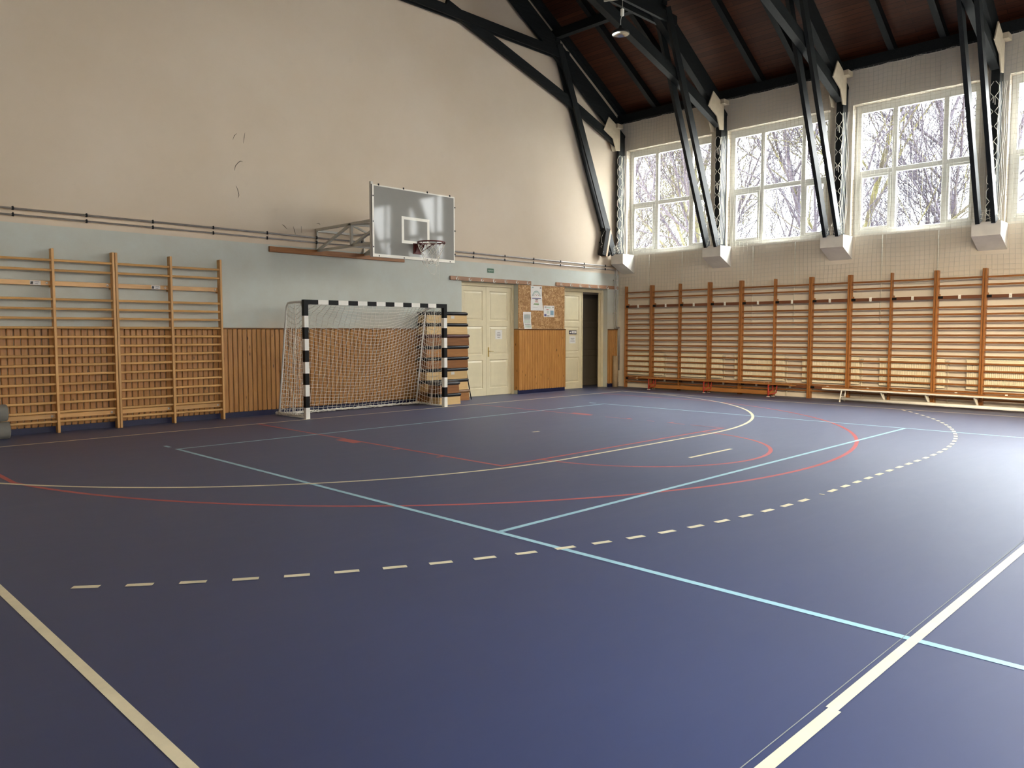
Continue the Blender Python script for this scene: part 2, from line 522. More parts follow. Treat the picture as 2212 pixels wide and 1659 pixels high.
tr.inputs['Color'].default_value = (.94, .96, .95, 1)
gt_.links.new(fm.outputs[0], mxs.inputs[0]); gt_.links.new(tr.outputs[0], mxs.inputs[1]); gt_.links.new(gl.outputs[0], mxs.inputs[2])
gt_.links.new(mxs.outputs[0], go.inputs[0])
M['glass'] = gm

# bark
q = NT('grey_bark')
n1 = q.noise(q.coord(), 3, 4)
M['bark'] = q.out(q.ramp(n1, [(.3, (.026, .022, .030)), (.7, (.042, .038, .047))]), .9, 0, .1)
q = NT('mossy_bark')
n1 = q.noise(q.coord(), 1.1, 4)
M['moss'] = q.out(q.ramp(n1, [(.4, (.032, .028, .022)), (.6, (.062, .059, .026))]), .9, 0, .1)

# ================================================================== SETTING
# ---- floor
b = MB()
b.face([(XL-.4, YF-.4, 0), (XR+.4, YF-.4, 0), (XR+.4, 1.62, 0), (XL-.4, 1.62, 0)])
b.face([(6.0, 1.62, 0), (9.4, 1.62, 0), (9.4, 3.6, 0), (6.0, 3.6, 0)])
floor = tag(b.build('floor', M['floor']), 'dark blue sports hall floor with court lines', 'floor', kind='structure')

def strip(b, p, q_, w, z):
    p = Vector((p[0], p[1], z)); q_ = Vector((q_[0], q_[1], z))
    d = (q_-p).normalized(); n = Vector((-d.y, d.x, 0))*w/2
    b.face([p-n, q_-n, q_+n, p+n])
def arc(b, c, r, a0, a1, w, z, n=64):
    for i in range(n):
        A, B = a0+(a1-a0)*i/n, a0+(a1-a0)*(i+1)/n
        P = lambda rr, a: (c[0]+rr*math.cos(a), c[1]+rr*math.sin(a), z)
        b.face([P(r-w/2, A), P(r+w/2, A), P(r+w/2, B), P(r-w/2, B)])
XS = 7.566; HALF = -10.797; LW = .05
R9 = 9.03
# red basketball lines
b = MB(); Z = .0012
bx = -.04
strip(b, (bx-2.45, 0), (bx-2.45, -5.82), LW, Z)
for (y0, y1) in ((0, -2.5), (-2.5, -3.15), (-3.45, -4.05), (-4.35, -4.5), (-4.75, -5.1), (-5.2, -5.82)):
    strip(b, (bx+2.45, y0), (bx+2.45, y1), LW*(.95 if y0 > -3 else .6), Z)
strip(b, (bx-2.47, -5.8), (bx+2.47, -5.8), LW, Z+.0002)
arc(b, (bx, -5.8), 1.8, PI, 2*PI, LW, Z+.0001, 48)
tend = math.acos(6.6/6.75)
arc(b, (bx, -1.575), 6.75, PI+tend, 2*PI-tend, LW, Z, 90)
for s in (-1, 1):
    strip(b, (bx+s*6.6, 0), (bx+s*6.6, -1.575-6.75*math.sin(tend)), LW, Z)
    strip(b, (bx+s*2.54, -2.60), (bx+s*2.54, -3.06), .13, Z+.0001)
    for yy in (-3.92, -4.8): strip(b, (bx+s*2.45, yy), (bx+s*2.58, yy), .05, Z+.0001)
b.build('basketball_court_line', M['red_line'], floor)['label'] = 'red basketball key, free throw arc and three point line'
# light blue volleyball court
b = MB(); Z = .0018
vx = -.086; e0 = -1.861
for s in (-1, 1):
    strip(b, (vx+s*4.475, e0), (vx+s*4.475, e0-18), LW, Z)
    strip(b, (vx+s*4.475, e0+.2), (vx+s*4.475, e0+.38), LW, Z)
for yy in (e0-.025, e0-6, e0-12, e0-18): strip(b, (vx-4.5, yy), (vx+4.5, yy), LW, Z+.0001)
b.build('volleyball_court_line', M['blue_line'], floor)['label'] = 'light blue volleyball court lines'
# cream handball lines
b = MB(); Z = .0024
strip(b, (-XS, -.025), (XS, -.025), LW, Z)
for s in (-1, 1):
    strip(b, (s*(XS-.025), 0), (s*(XS-.025), -21.55), LW, Z)
    a1 = math.asin(0/6)
    arc(b, (s*1.5, 0), 6.01, (PI if s < 0 else 2*PI), 1.5*PI, LW, Z, 60)
strip(b, (-1.5, -6.01), (1.5, -6.01), LW, Z)
strip(b, (-XS, -5.3), (-XS+.001, -5.3), LW, Z)
strip(b, (-.5, -7), (.5, -7), LW, Z); strip(b, (-.075, -4), (.075, -4), LW, Z)
b.build('handball_goal_area_line', M['white_line'], floor)['label'] = 'cream handball boundary and six metre goal area line'
b = MB(); Z = .0030
strip(b, (-XS, HALF), (-5.55, HALF-.012), .052, Z); strip(b, (-5.55, HALF), (XS, HALF), .05, Z)
b.build('centre_line', M['white_line'], floor)['label'] = 'cream centre line across the near right of the floor'
b = MB()
strip(b, (-XS, HALF+.05), (XS, HALF+.05), .004, Z)
b.build('floor_seam', M['p_grey'], floor)['label'] = 'thin grey seam beside the centre line'
# dashed nine metre line
b = MB(); Z = .0030
th_end = math.acos((XS-.12-1.5)/R9)
per, dl = .304, .155
# path length: left arc, straight, right arc ; phase anchored on measured dash start at (-6.255,-7.707)
a_s = math.atan2(-7.707, -4.755) % (2*PI)
k = -6
while True:
    a0 = a_s + k*per/R9; a1 = a0 + dl/R9; k += 1
    if a1 > 1.5*PI-.002: break
    if a0 < PI+th_end: continue
    arc(b, (-1.5, 0), R9, a0, a1, LW, Z, 2)
s_left = (1.5*PI - a0)*R9          # overhang of next dash start before the straight
xx = -1.5 - s_left
while xx < 1.5:
    strip(b, (max(xx, -1.5), -R9), (min(xx+dl, 1.5+.05), -R9), LW, Z); xx += per
a0 = 1.5*PI + (xx-1.5)/R9
while a0 + dl/R9 < 2*PI - th_end + .01:
    arc(b, (1.5, 0), R9, a0, a0+dl/R9, LW, Z, 2); a0 += per/R9
b.build('dashed_free_throw_line', M['white_line'], floor)['label'] = 'dashed cream nine metre line'

# ---- back wall with two door recesses
OP1 = (3.14, 4.98); OP2 = (6.69, 8.50); OPZ = 2.68
b = MB()
T = .30
def wbox(x0, x1, z0, z1): b.box((x0, YB, z0), (x1, YB+T, z1))
wbox(XL-.4, OP1[0], 0, OPZ); wbox(OP1[1], OP2[0], 0, OPZ); wbox(OP2[1], XR+.4, 0, OPZ)
ztop = zraft(0)+.3
b.prism([(XL-.4, YB, OPZ), (XR+.4, YB, OPZ), (XR+.4, YB, 7.4), (0, YB, ztop), (XL-.4, YB, 7.4)], (0, T, 0))
wall_back = tag(b.build('wall_back', M['end_wall']), 'end wall of beige plaster above a pale blue-green painted band', 'wall', kind='structure')
# scuffs on the plaster
for pts in ([(-2.197,4.888),(-2.168,4.962),(-2.121,5.008)], [(-2.003,4.859),(-1.987,4.956),(-1.969,5.048)], [(-2.177,4.359),(-2.162,4.437),(-2.106,4.508),(-2.06,4.54),(-2.025,4.533)],
            [(-2.157,4.097),(-2.125,4.026),(-2.107,3.939),(-2.125,3.887)], [(-1.281,3.506),(-1.244,3.489),(-1.179,3.429)], [(-1.051,3.494),(-1.03,3.416),(-1.009,3.35)],
            [(-.884,3.51),(-.882,3.389)], [(-.557,3.59),(-.50,3.60),(-.478,3.577)]):
    b = MB(); b.tube([(p[0], YB-.001, p[1]) for p in pts], [.002]+[.0055]*(len(pts)-2)+[.002] if len(pts) > 2 else .003, 5)
    b.build('scuff_mark', M['scuff'], wall_back)
# vestibule behind the open door
b = MB()
b.box((6.1, 3.4, -.1), (9.3, 3.5, 3.05)); b.box((6.1, 1.5, -.1), (6.2, 3.5, 3.05)); b.box((9.2, 1.5, -.1), (9.3, 3.5, 3.05)); b.box((6.1, 1.5, 2.95), (9.3, 3.5, 3.05)); b.box((6.2, 1.95, 2.58), (9.2, 2.1, 3.0)); b.box((6.2, 1.95, 0), (8.155, 2.1, 2.6)); b.box((9.165, 1.95, 0), (9.2, 2.1, 2.6))
tag(b.build('wall_vestibule', M['side_wall']), 'unlit lobby wall behind the open door', 'wall', kind='structure')
b = MB(); b.box((3.0, 1.53, 0), (5.1, 1.58, 2.8))
tag(b.build('wall_lobby', M['side_wall']), 'closing wall behind the shut double door', 'wall', kind='structure')

# ---- side walls with windows
def sidewall(name, sgn, label):
    b = MB()
    wins = WINY if sgn > 0 else WINY[4:]
    x0, x1 = sgn*9.0, sgn*9.4
    y0, y1 = YF-.3, YB
    b.box((x0, y0, 0), (x1, y1, WZ0)); b.box((x0, y0, WZ1), (x1, y1, 7.42))
    ys = [y1]
    for (a, c) in wins: ys += [c, a]
    ys.append(y0)
    for i in range(0, len(ys), 2):
        b.box((x0, ys[i], WZ0), (x1, ys[i+1], WZ1))
    # corbels carrying the trusses
    o = tag(b.build(name, M['side_wall']), label, 'wall', kind='structure')
    for ty in TRY:
        c = MB(); w = .25
        y0c, y1c = (ty-w, ty+w) if ty < .9 else (.70, 1.10)
        c.prism([(sgn*8.47, y0c, 3.62), (sgn*8.47, y0c, 3.36), (sgn*9.0, y0c, 3.12), (sgn*9.0, y0c, 3.62)], (0, y1c-y0c, 0))
        c.build('corbel', M['white_plaster'], o)['label'] = 'plaster corbel under a truss foot'
    return o
wall_right = sidewall('wall_right', 1, 'right side wall of pale plaster with a row of high windows')
wall_left = sidewall('wall_left', -1, 'left side wall with unseen high rear windows added for light')
b = MB()
def fbox(x0, x1, z0, z1): b.box((x0, YF-.3, z0), (x1, YF, z1))
fbox(XL-.4, XR+.4, 0, WZ0); 
xs_ = [XR+.4] + [q for a, c in FWX for q in (c, a)] + [XL-.4]
for i in range(0, len(xs_), 2): fbox(xs_[i+1], xs_[i], WZ0, WZ1)
b.prism([(XL-.4, YF, WZ1), (XR+.4, YF, WZ1), (XR+.4, YF, 7.4), (0, YF, ztop), (XL-.4, YF, 7.4)], (0, -.3, 0))
tag(b.build('wall_front', M['side_wall']), 'gable wall behind the camera with window openings added for fill light', 'wall', kind='structure')

# ---- roof
L = 9.75*math.sqrt(1+SLOPE**2)
for sgn in (1, -1):
    b = MB()
    b.box((YF-.4, 0, 0), (YB+.4, L, .05))
    o = b.build('ceiling', M['roof'])
    # local x -> world y ; local y -> up the slope ; local z -> outward normal
    sl = Vector((-sgn, 0, SLOPE)).normalized(); yx = Vector((0, 1, 0)); nz = Vector((sgn*SLOPE, 0, 1)).normalized()
    mt = Matrix((yx, sl, nz)).transposed().to_4x4()
    mt.translation = Vector((sgn*9.55, 0, zraft(9.55)+.19))
    o.matrix_world = mt
    tag(o, 'boarded red-brown ceiling slope over the right half' if sgn > 0 else 'boarded red-brown ceiling slope over the left half', 'ceiling', kind='structure')
# wall plates
for sgn in (1, -1):
    b = MB(); b.box((sgn*8.86, YF, 7.21), (sgn*9.02, YB-.01, 7.42))
    tag(b.build('trim_1' if sgn > 0 else 'trim_2', M['truss']), 'dark wall plate beam along the eaves of the %s wall' % ('right' if sgn > 0 else 'left'), 'beam', kind='structure')

# ---- windows
def window(k, y0, y1, sgn):
    # frame in the reveal
    x = sgn*9.22; d = .035*1
    fw = .125
    b = MB()
    def fb(ya, yb, za, zb, dx=.04): b.bbox((x-dx, ya, za), (x+dx, yb, zb), .008)
    zt = 5.0
    m1 = y1-(y1-y0)*.335; m2 = y1-(y1-y0)*.735
    fb(y0, y0+fw, WZ0, WZ1); fb(y1-fw, y1, WZ0, WZ1)
    fb(y0+fw, y1-fw, WZ0, WZ0+fw); fb(y0+fw, y1-fw, WZ1-.17, WZ1)
    for mm in (m1, m2): fb(mm-.05, mm+.05, WZ0+fw, WZ1-.17, .042)
    segs = [(y0+fw, m2-.05), (m2+.05, m1-.05), (m1+.05, y1-fw)]
    for (a, c) in segs: fb(a, c, zt-.055, zt+.055, .038)
    o = tag(b.build('window_%d' % k, M['winframe']), 'high white six-pane window', 'window', kind='structure')
    if sgn > 0 and k <= 4:
        o['label'] = ['high white window nearest the corner with the back wall', 'second high white window from the back corner', 'third high white window from the back corner', 'high white window cut off by the right picture edge'][k-1]
    sash = MB()
    for i in (0, 2):
        a, c = segs[i]; w = .055
        for (ya, yb, za, zb) in ((a, a+w, WZ0+fw, zt-.055), (c-w, c, WZ0+fw, zt-.055), (a+w, c-w, WZ0+fw, WZ0+fw+w), (a+w, c-w, zt-.055-w, zt-.055)):
            sash.bbox((x-sgn*.055-.02, ya, za), (x-sgn*.055+.02+.03, yb, zb), .006)
    sash.build('sash', M['winframe'], o)
    for (a, c) in segs:
        for (za, zb) in ((WZ0+fw, zt-.055), (zt+.055, WZ1-.17)):
            p = MB(); p.face([(x, a, za), (x, c, za), (x, c, zb), (x, a, zb)])
            p.build('pane', M['glass'], o)
    s = MB(); s.box((sgn*8.985, y0, WZ0-.035), (sgn*9.18, y1, WZ0+.006))
    s.build('sill', M['white_plaster'], o)
for i, (a, c) in enumerate(WINY): window(i+1, a, c, 1)
for i, (a, c) in enumerate(WINY[4:]): window(i+9, a, c, -1)  # rear left bays, out of view: windows added for light on the right wall

# ---- baseboards, panelling
b = MB(); 
b.box((XL, YB-.015, 0), (OP1[0], YB, .11)); b.box((OP1[1]-.03, YB-.02, 0), (OP2[0], YB, .11)); b.box((8.5, YB-.02, 0), (XR, YB, .11))
tag(b.build('baseboard_back', M['skirting']), 'dark blue skirting under the panelling', 'skirting', kind='structure')
b = MB(); b.box((XR-.012, YF, 0), (XR, YB-.02, .1))
tag(b.build('baseboard_right', M['side_wall']), 'pale skirting along the right wall', 'skirting', kind='structure')
def panelling(name, x0, x1, label, side0=False, side1=False):
    yf, z0, z1 = YB-.03, .09, 1.575
    b = MB(); w = .0905
    x = x0
    while x < x1-.01:
        xe = min(x+w, x1)
        b.bbox((x+.0045, yf, z0), (xe-.0045, YB-.002, z1), .009)
        x = xe
    if side0: b.bbox((x0-.022, yf-.004, z0), (x0, YB+.16, z1), .004)
    if side1: b.bbox((x1, yf-.004, z0), (x1+.022, YB+.02, z1), .004)
    o = tag(b.build(name, M['pine']), label, 'panelling', kind='structure')
    c = MB(); c.bbox((x0-(.025 if side0 else 0), yf-.012, z1), (x1+(.025 if side1 else 0), YB-.002, z1+.022), .004)
    if side0: c.bbox((x0-.025, YB-.002, z1), (x0, YB+.16, z1+.022), .004)
    c.build('capping', M['pine_dark'], o)
    return o
panelling('trim_3', XL, OP1[0]-.005, 'pine board panelling behind the wall bars and goal', False, False)
panelling('trim_4', OP1[1]+.02, OP2[0]-.005, 'pine board panelling between the two doors', True, True)
panelling('trim_5', OP2[1]+.03, 8.93, 'narrow dark pine panelling in the corner beside the open door', True, False)

# ---- doors
def leaf(name, parent, w, zt=2.585, lever=None):
    """door leaf in local coords: x 0..w, front face y=0, thickness to +y"""
    pan = [(.18, .86), (.98, 1.66), (1.79, zt-.10)]
    px0, px1 = .105, w-.105
    b = MB(); d = .045
    # stiles and rails
    b.box((0, 0, .01), (px0, d, zt)); b.box((px1, 0, .01), (w, d, zt))
    zs = [.01] + [q for p in pan for q in p] + [zt]
    for i in range(0, len(zs), 2): b.box((px0, 0, zs[i]), (px1, d, zs[i+1]))
    for (a, c) in pan:
        o_, i_ = .018, .028
        P = lambda x, y, z: (x, y, z)
        # recessed sloped mould then raised field
        r0 = [(px0, 0, a), (px1, 0, a), (px1, 0, c), (px0, 0, c)]
        r1 = [(px0+.022, o_, a+.022), (px1-.022, o_, a+.022), (px1-.022, o_, c-.022), (px0+.022, o_, c-.022)]
        r2 = [(px0+.06, .006, a+.06), (px1-.06, .006, a+.06), (px1-.06, .006, c-.06), (px0+.06, .006, c-.06)]
        for A, B in ((r0, r1), (r1, r2)):
            for i in range(4):
                j = (i+1) % 4; b.face([A[i], A[j], B[j], B[i]])
        b.face(r2)
        b.box((px0, .03, a), (px1, d, c))
    return b.build(name, M['door'], parent)
def frame(parent, x0, x1, z1, y=1.385):
    b = MB()
    b.bbox((x0, y-.015, 0), (x0+.085, y+.09, z1), .006); b.bbox((x1-.085, y-.015, 0), (x1, y+.09, z1), .006)
    b.bbox((x0+.085, y-.015, z1-.085), (x1-.085, y+.09, z1), .006)
    b.bbox((x1-.085-.025, y+.05, 0), (x1-.085, y+.09, z1-.085), .004)
    return b.build('door_frame', M['door_frame'], parent)
d1 = tag(empty('door_1', (0, 0, 0)), 'closed cream double door with panelled leaves beside the vault boxes', 'door', kind='structure')
frame(d1, OP1[0]+.005, OP1[1]-.005, OPZ-.005)
l1 = leaf('door_leaf', d1, .825); l1.location = (3.235, 1.40, 0)
l2 = leaf('door_leaf', d1, .825); l2.location = (4.065, 1.40, 0)
b = MB(); b.bbox((.045, -.012, .93), (.085, 0, 1.16), .005)
h = b.build('handle_plate', M['brass'], l2)
b = MB(); b.tube([(.065, -.012, 1.065), (.065, -.05, 1.065), (.085, -.055, 1.065), (.185, -.055, 1.06)], .009, 8)
b.build('lever', M['brass'], h)
d2 = tag(empty('door_2', (0, 0, 0)), 'cream double door in the corner with one leaf open into the dark', 'door', kind='structure')
frame(d2, OP2[0]+.005, OP2[1]-.005, OPZ-.005)
l3 = leaf('door_leaf', d2, .825); l3.location = (6.775, 1.40, 0)
b = MB(); b.bbox((.815, -.012, .005), (.86, .02, 2.585), .006)
b.build('cover_strip', M['door_frame'], l3)
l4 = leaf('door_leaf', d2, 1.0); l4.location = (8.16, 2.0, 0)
l4.data.materials[0] = M['door_shaded']; l4['label'] = 'inner leaf with shade put into its colour, standing back in the lobby'

# ---- outside ground
b = MB(); b.face([(9.4, -60, -.6), (80, -60, -.6), (80, 60, -.6), (9.4, 60, -.6)])
b.face([(-80, -60, -.6), (-9.4, -60, -.6), (-9.4, 60, -.6), (-80, 60, -.6)])
tag(b.build('ground_outside', M['ground']), 'winter ground outside the hall', 'ground', kind='structure')

# ================================================================== ROOF TRUSSES
def make_truss():
    """local y=0 is the truss plane; both halves"""
    t = empty('roof_truss')
    for sgn in (1, -1):
        X = lambda x: sgn*x
        # post on the wall
        b = MB(); b.bbox((X(8.72), -.075, 3.62), (X(8.985), .075, 6.9), .006)
        b.build('post', M['truss_z'], t)
        for yy in (-.135, .135):
            b = MB(); b.beam((X(8.50), yy, 3.62), (X(6.22), yy, 8.62), .075, .2, (sgn, 0, 0))
            b.build('strut', M['truss_z'], t)
        b = MB()
        b.beam((X(8.72), 0, 6.62), (X(6.9), 0, 7.27), .15, .23)
        b.beam((X(6.9), 0, 7.27), (X(2.6), 0, 8.55), .15, .23)
        b.build('lower_chord', M['truss'], t)
        b = MB()
        b.beam((X(8.95), 0, 6.76), (X(0.0), 0, 6.76+8.95*.59), .15, .26)
        b.beam((X(8.75), 0, 7.12), (X(0.0), 0, 7.12+8.75*.59), .13, .2)
        b.build('rafter', M['truss'], t)
        # purlin bearers between truss rafter and secondary rafters
        for px in (6.2, 4.0, 1.8):
            zb = 6.76+(8.95-px)*.59+.3
            b = MB(); b.box((X(px-.08), -.1, zb), (X(px+.08), .1, zraft(px)-.19))
            b.build('purlin_block', M['truss'], t)
        # cream boarding closing the heel joint
        g = [(8.231,7.253),(8.015,6.876),(8.404,6.708),(8.551,6.409),(8.728,6.431),(8.727,7.06),(8.587,7.091)]
        for (y0, d) in ((-.135, .022), (.113, .022)):
            b = MB(); b.prism([(X(px), y0, pz) for px, pz in g], (0, d, 0))
            b.build('heel_board', M['gusset'], t)
        b = MB(); b.bbox((X(8.56), -.23, 7.02), (X(8.80), -.06, 7.13), .004)
        b.build('rail_end', M['gusset'], t)
    for yy in (-.12, .12):
        b = MB(); b.beam((-6.6, yy, 8.42), (6.6, yy, 8.42), .07, .21)
        b.build('collar_tie', M['truss'], t)
    return t
TL = ['black timber roof truss against the back wall', 'black timber truss second from the back wall, with the pendant lamp', 'black timber truss third from the back wall, between second and third windows',
      'black timber truss fourth from the back wall, at the right picture edge']
tr0 = make_truss()
for i, ty in reversed(list(enumerate(TRY[:8]))):
    o = tr0 if i == 0 else copy_tree(tr0)
    o.location = (0, ty if i else 1.09, 0)
    if i == 0: o.scale = (1, .5, 1)
    tag(o, TL[i] if i < 4 else 'black timber truss nearer than the picture shows, %s beyond the right edge' % ['first', 'second', 'third', 'fourth'][i-4], 'roof truss', 'roof trusses')
# secondary rafters and purlins
ys = [1.12]
for i in range(8):
    a, c = TRY[i], TRY[i+1]
    ys += [a+(c-a)/3, a+(c-a)*2/3]
proto = None
for sgn in (1, -1):
    for i, yy in enumerate(ys):
        if sgn < 0 and i % 2: continue
        b = MB(); b.beam((sgn*9.1, 0, zraft(9.1)+.09), (0, 0, zraft(0)+.09), .12, .18)
        if proto is None:
            proto = b.build('roof_rafter', M['truss']); o = proto
        else:
            o = proto.copy(); COL.objects.link(o)
        o.location = (0, yy, 0); o.scale = (sgn*(1 if sgn == 1 else 1), 1, 1)
        lab = 'dark secondary rafter under the roof boards, number %d from the back wall on the %s slope' % (i+1, 'right' if sgn > 0 else 'left')
        tag(o, lab, 'rafter', 'secondary rafters under the ceiling boards', kind='structure')
for sgn in (1, -1):
    for px in (6.2, 4.0, 1.8):
        b = MB(); zc = zraft(px)-.11
        b.beam((sgn*px, YF, zc), (sgn*px, YB-.02, zc), .16, .2)
        tag(b.build('roof_purlin', M['truss']), 'dark purlin running along the %s roof slope, %s' % ('right' if sgn > 0 else 'left', {6.2: 'lowest', 4.0: 'middle', 1.8: 'highest'}[px]), 'purlin', 'roof purlins', kind='structure')

# ================================================================== WALL BARS
RUNGS = [.172, .315, .457, .597, .737, .880, 1.022, 1.163, 1.304, 1.446, 1.587, 1.728, 1.869, 2.011, 2.442, 2.590]
BAY = .8667
def wallbars(name, nb, mu, mr_, mrail, style):
    """local: x 0..nb*BAY, front edge of uprights y=0, wall at +y, z up"""
    t = empty(name)
    w, dp, H = .036, .115, 2.763
    cen = [.022] + [BAY*i for i in range(1, nb)] + [nb*BAY-.022]
    for cx in cen:
        b = MB(); b.bbox((cx-w/2, 0, 0), (cx+w/2, dp, H), .004)
        # wall fixing blocks
        for zz in (.26, 2.24): b.bbox((cx-.02, dp, zz-.05), (cx+.02, dp+.07, zz+.05), .004)
        b.build('upright', mu, t)
    for i in range(nb):
        x0, x1 = cen[i]+w/2, cen[i+1]-w/2
        for zz in RUNGS:
            b = MB(); n = 10
            ring = [(.036+.0155*math.cos(2*PI*k/n), .019*math.sin(2*PI*k/n)) for k in range(n)]
            for k in range(n):
                (ya, za), (yb, zb) = ring[k], ring[(k+1) % n]
                b.face([(x0-.004, ya, zz+za), (x1+.004, ya, zz+za), (x1+.004, yb, zz+zb), (x0-.004, yb, zz+zb)], 0, True)
            b.build('rung', mr_, t)
        if style == 'left':
            for (za, zb) in ((2.215, 2.285), (.215, .285)):
                b = MB(); b.bbox((x0, dp-.022, za), (x1, dp, zb), .003)
                rl = b.build('rail', mr_, t)
                b = MB(); b.lathe([(0, -.004), (.012, -.004), (.017, -.001), (.017, .001)], (x1-.05, dp-.024, (za+zb)/2), 14, 0, 'y')
                b.lathe([(0, -.0055), (.006, -.0055), (.006, -.004)], (x1-.05, dp-.024, (za+zb)/2), 10, 1, 'y')
                b.build('screw_cap', [M['white'], M['brass']], rl)
                if za > 1 and i == nb-2:
                    b = MB(); yq = dp-.0235
                    b.box((x1-.27, yq, za+.004), (x1-.13, yq+.001, zb-.004), 0)
                    for pl in ([(0,0),(.012,.045),(.022,.045),(.026,.028),(.036,.045),(.046,.045),(.040,0)],):
                        b.prism([(x1-.268+.9*p[0], yq-.0005, za+.012+p[1]) for p in pl], (0, .0005, 0), 1)
                    for (dx, zz, ln) in ((.06, .046, .06), (.062, .02, .045)):
                        for k in range(6):
                            b.box((x1-.268+dx+k*ln/6, yq-.0005, za+zz-.004), (x1-.268+dx+(k+.6)*ln/6, yq, za+zz+.006), 1)
                    b.build('maker_label', [M['paper'], M['ink']], rl)
        else:
            for (za, zb, yy) in ((2.18, 2.245, .03), (.225, .29, .03)):
                b = MB(); b.bbox((x0, yy, za), (x1, yy+.024, zb), .003)
                rl = b.build('rail', mrail, t)
                b = MB(); b.bbox((x0, yy-.006, za+.008), (x0+.09, yy, zb-.008), .002)
                b.build('metal_bracket', M['black'], rl)
                xm = (x0+x1)/2+.0
                b = MB(); b.bbox((xm-.024, yy-.012, za-.008), (xm+.024, yy, zb+.014), .002)
                for k in range(3): b.box((xm-.010, yy-.0128, za+.012+k*.014), (xm+.010, yy-.0118, za+.016+k*.014), 1)
                b.build('number_tag', [M['white'], M['ink_grey']], rl)
    return t
# left units (back wall)
lb2 = wallbars('wall_bars', 2, M['bar_light'], M['bar_light_x'], None, 'left')
lb2.location = (-4.274+.0, 1.037, 0)
tag(lb2, 'light beech wall bars on the pine panelling, right-hand unit next to the goal', 'wall bars', 'wall bars on the back wall')
lb1 = copy_tree(lb2); lb1.location = (-4.274-2*BAY-.0, 1.037, 0)
tag(lb1, 'light beech wall bars on the pine panelling, unit cut off by the left picture edge', 'wall bars', 'wall bars on the back wall')
# right units
U0 = .845
p1 = wallbars('wall_bars', 1, M['bar_red'], M['bar_red_x'], M['rail_dark'], 'right')
p2 = wallbars('wall_bars', 2, M['bar_red'], M['bar_red_x'], M['rail_dark'], 'right')
words = ['single-bay reddish wall bars in the corner under the first window', 'two-bay reddish wall bars, second unit from the corner, behind the red-legged bench',
         'single-bay reddish wall bars, third unit from the corner', 'two-bay reddish wall bars, fourth unit from the corner', 'single-bay reddish wall bars, fifth unit from the corner',
         'two-bay reddish wall bars, sixth unit from the corner, behind the white-legged bench', 'single-bay reddish wall bars, seventh unit from the corner', 'reddish wall bars cut off by the right picture edge']
pos = 0; used = set()
for k, nb in enumerate([1, 2, 1, 2, 1, 2, 1, 2]):
    src = p1 if nb == 1 else p2
    o = copy_tree(src) if nb in used else src
    used.add(nb)
    o.location = (8.754, U0-pos*BAY, 0); o.rotation_euler = (0, 0, -PI/2)
    tag(o, words[k], 'wall bars', 'wall bars along the right wall')
    pos += nb

# ================================================================== RADIATORS behind the bars
def make_radiator(w):
    t = empty('radiator')
    b = MB()
    b.bbox((0, .055, .36), (w, .105, .94), .01)
    b.build('rear_panel', M['radiator'], t)
    b = MB()
    n = int(w/.0333)
    b.bbox((0, .012, .36), (w, .03, .41), .006); b.bbox((0, .012, .89), (w, .03, .94), .006)
    b.box((.0, .02, .41), (w, .03, .89))
    for k in range(n):
        x = (k+.5)*w/n
        b.bbox((x-.011, .004, .40), (x+.011, .022, .90), .006)
    b.build('ribbed_panel', M['radiator'], t)
    b = MB()
    b.box((0, .0, .94), (w, .108, .962))
    for k in range(int(w/.05)): b.box((k*.05+.012, .02, .962), (k*.05+.038, .09, .964), 1)
    b.build('top_grille', [M['radiator'], M['ink_grey']], t)
    b = MB(); b.tube([(w+.0, .06, .91), (w+.05, .06, .91)], .012, 8)
    b.lathe([(0, 0), (.016, 0), (.018, .04), (.012, .05), (0, .05)], (w+.04, .06, .91), 12, 0, 'x')
    b.build('valve', M['steel'], t)
    b = MB(); b.tube([(w+.06, .06, .91), (w+.06, .06, .02)], .011, 8)
    b.build('feed_pipe', M['radiator'], t)
    return t
RW = 1.28
rad = make_radiator(RW)
RL = ['first cream radiator from the corner, behind the wall bars', 'second cream radiator from the corner, behind the red-legged bench', 'third cream radiator from the corner, behind the red-legged bench end',
      'cream radiator above the far end of the white-legged bench', 'cream radiator above the middle of the white-legged bench', 'cream radiator above the near end of the white-legged bench']
for k, yy in enumerate((.955, -.775, -2.41, -4.13, -5.85, -7.53)):
    o = rad if k == 0 else copy_tree(rad)
    o.location = (8.885, yy, 0); o.rotation_euler = (0, 0, -PI/2)
    tag(o, RL[k], 'radiator', 'radiators behind the wall bars')

# vertical pipes from the window sills
PL = 'thin white vertical pipe on the right wall, %s one from the corner'
pp = None
for k, yy in enumerate((.202, -.825, -2.812, -3.867, -5.81, -6.911)):
    if pp is None:
        b = MB(); b.tube([(0, 0, 3.6), (0, 0, 1.70)], .011, 8)
        pp = b.build('drain_pipe', M['pipe_white'])
        b = MB(); b.bbox((-.018, -.03, 1.68), (.012, .03, 1.72), .004); b.bbox((-.014, -.03, 2.6), (.012, .03, 2.63), .003)
        b.build('pipe_clip', M['steel'], pp); o = pp
    else: o = copy_tree(pp)
    o.location = (8.975, yy, 0)
    tag(o, PL % ['first', 'second', 'third', 'fourth', 'fifth', 'sixth'][k], 'pipe', 'thin vertical pipes under the windows')

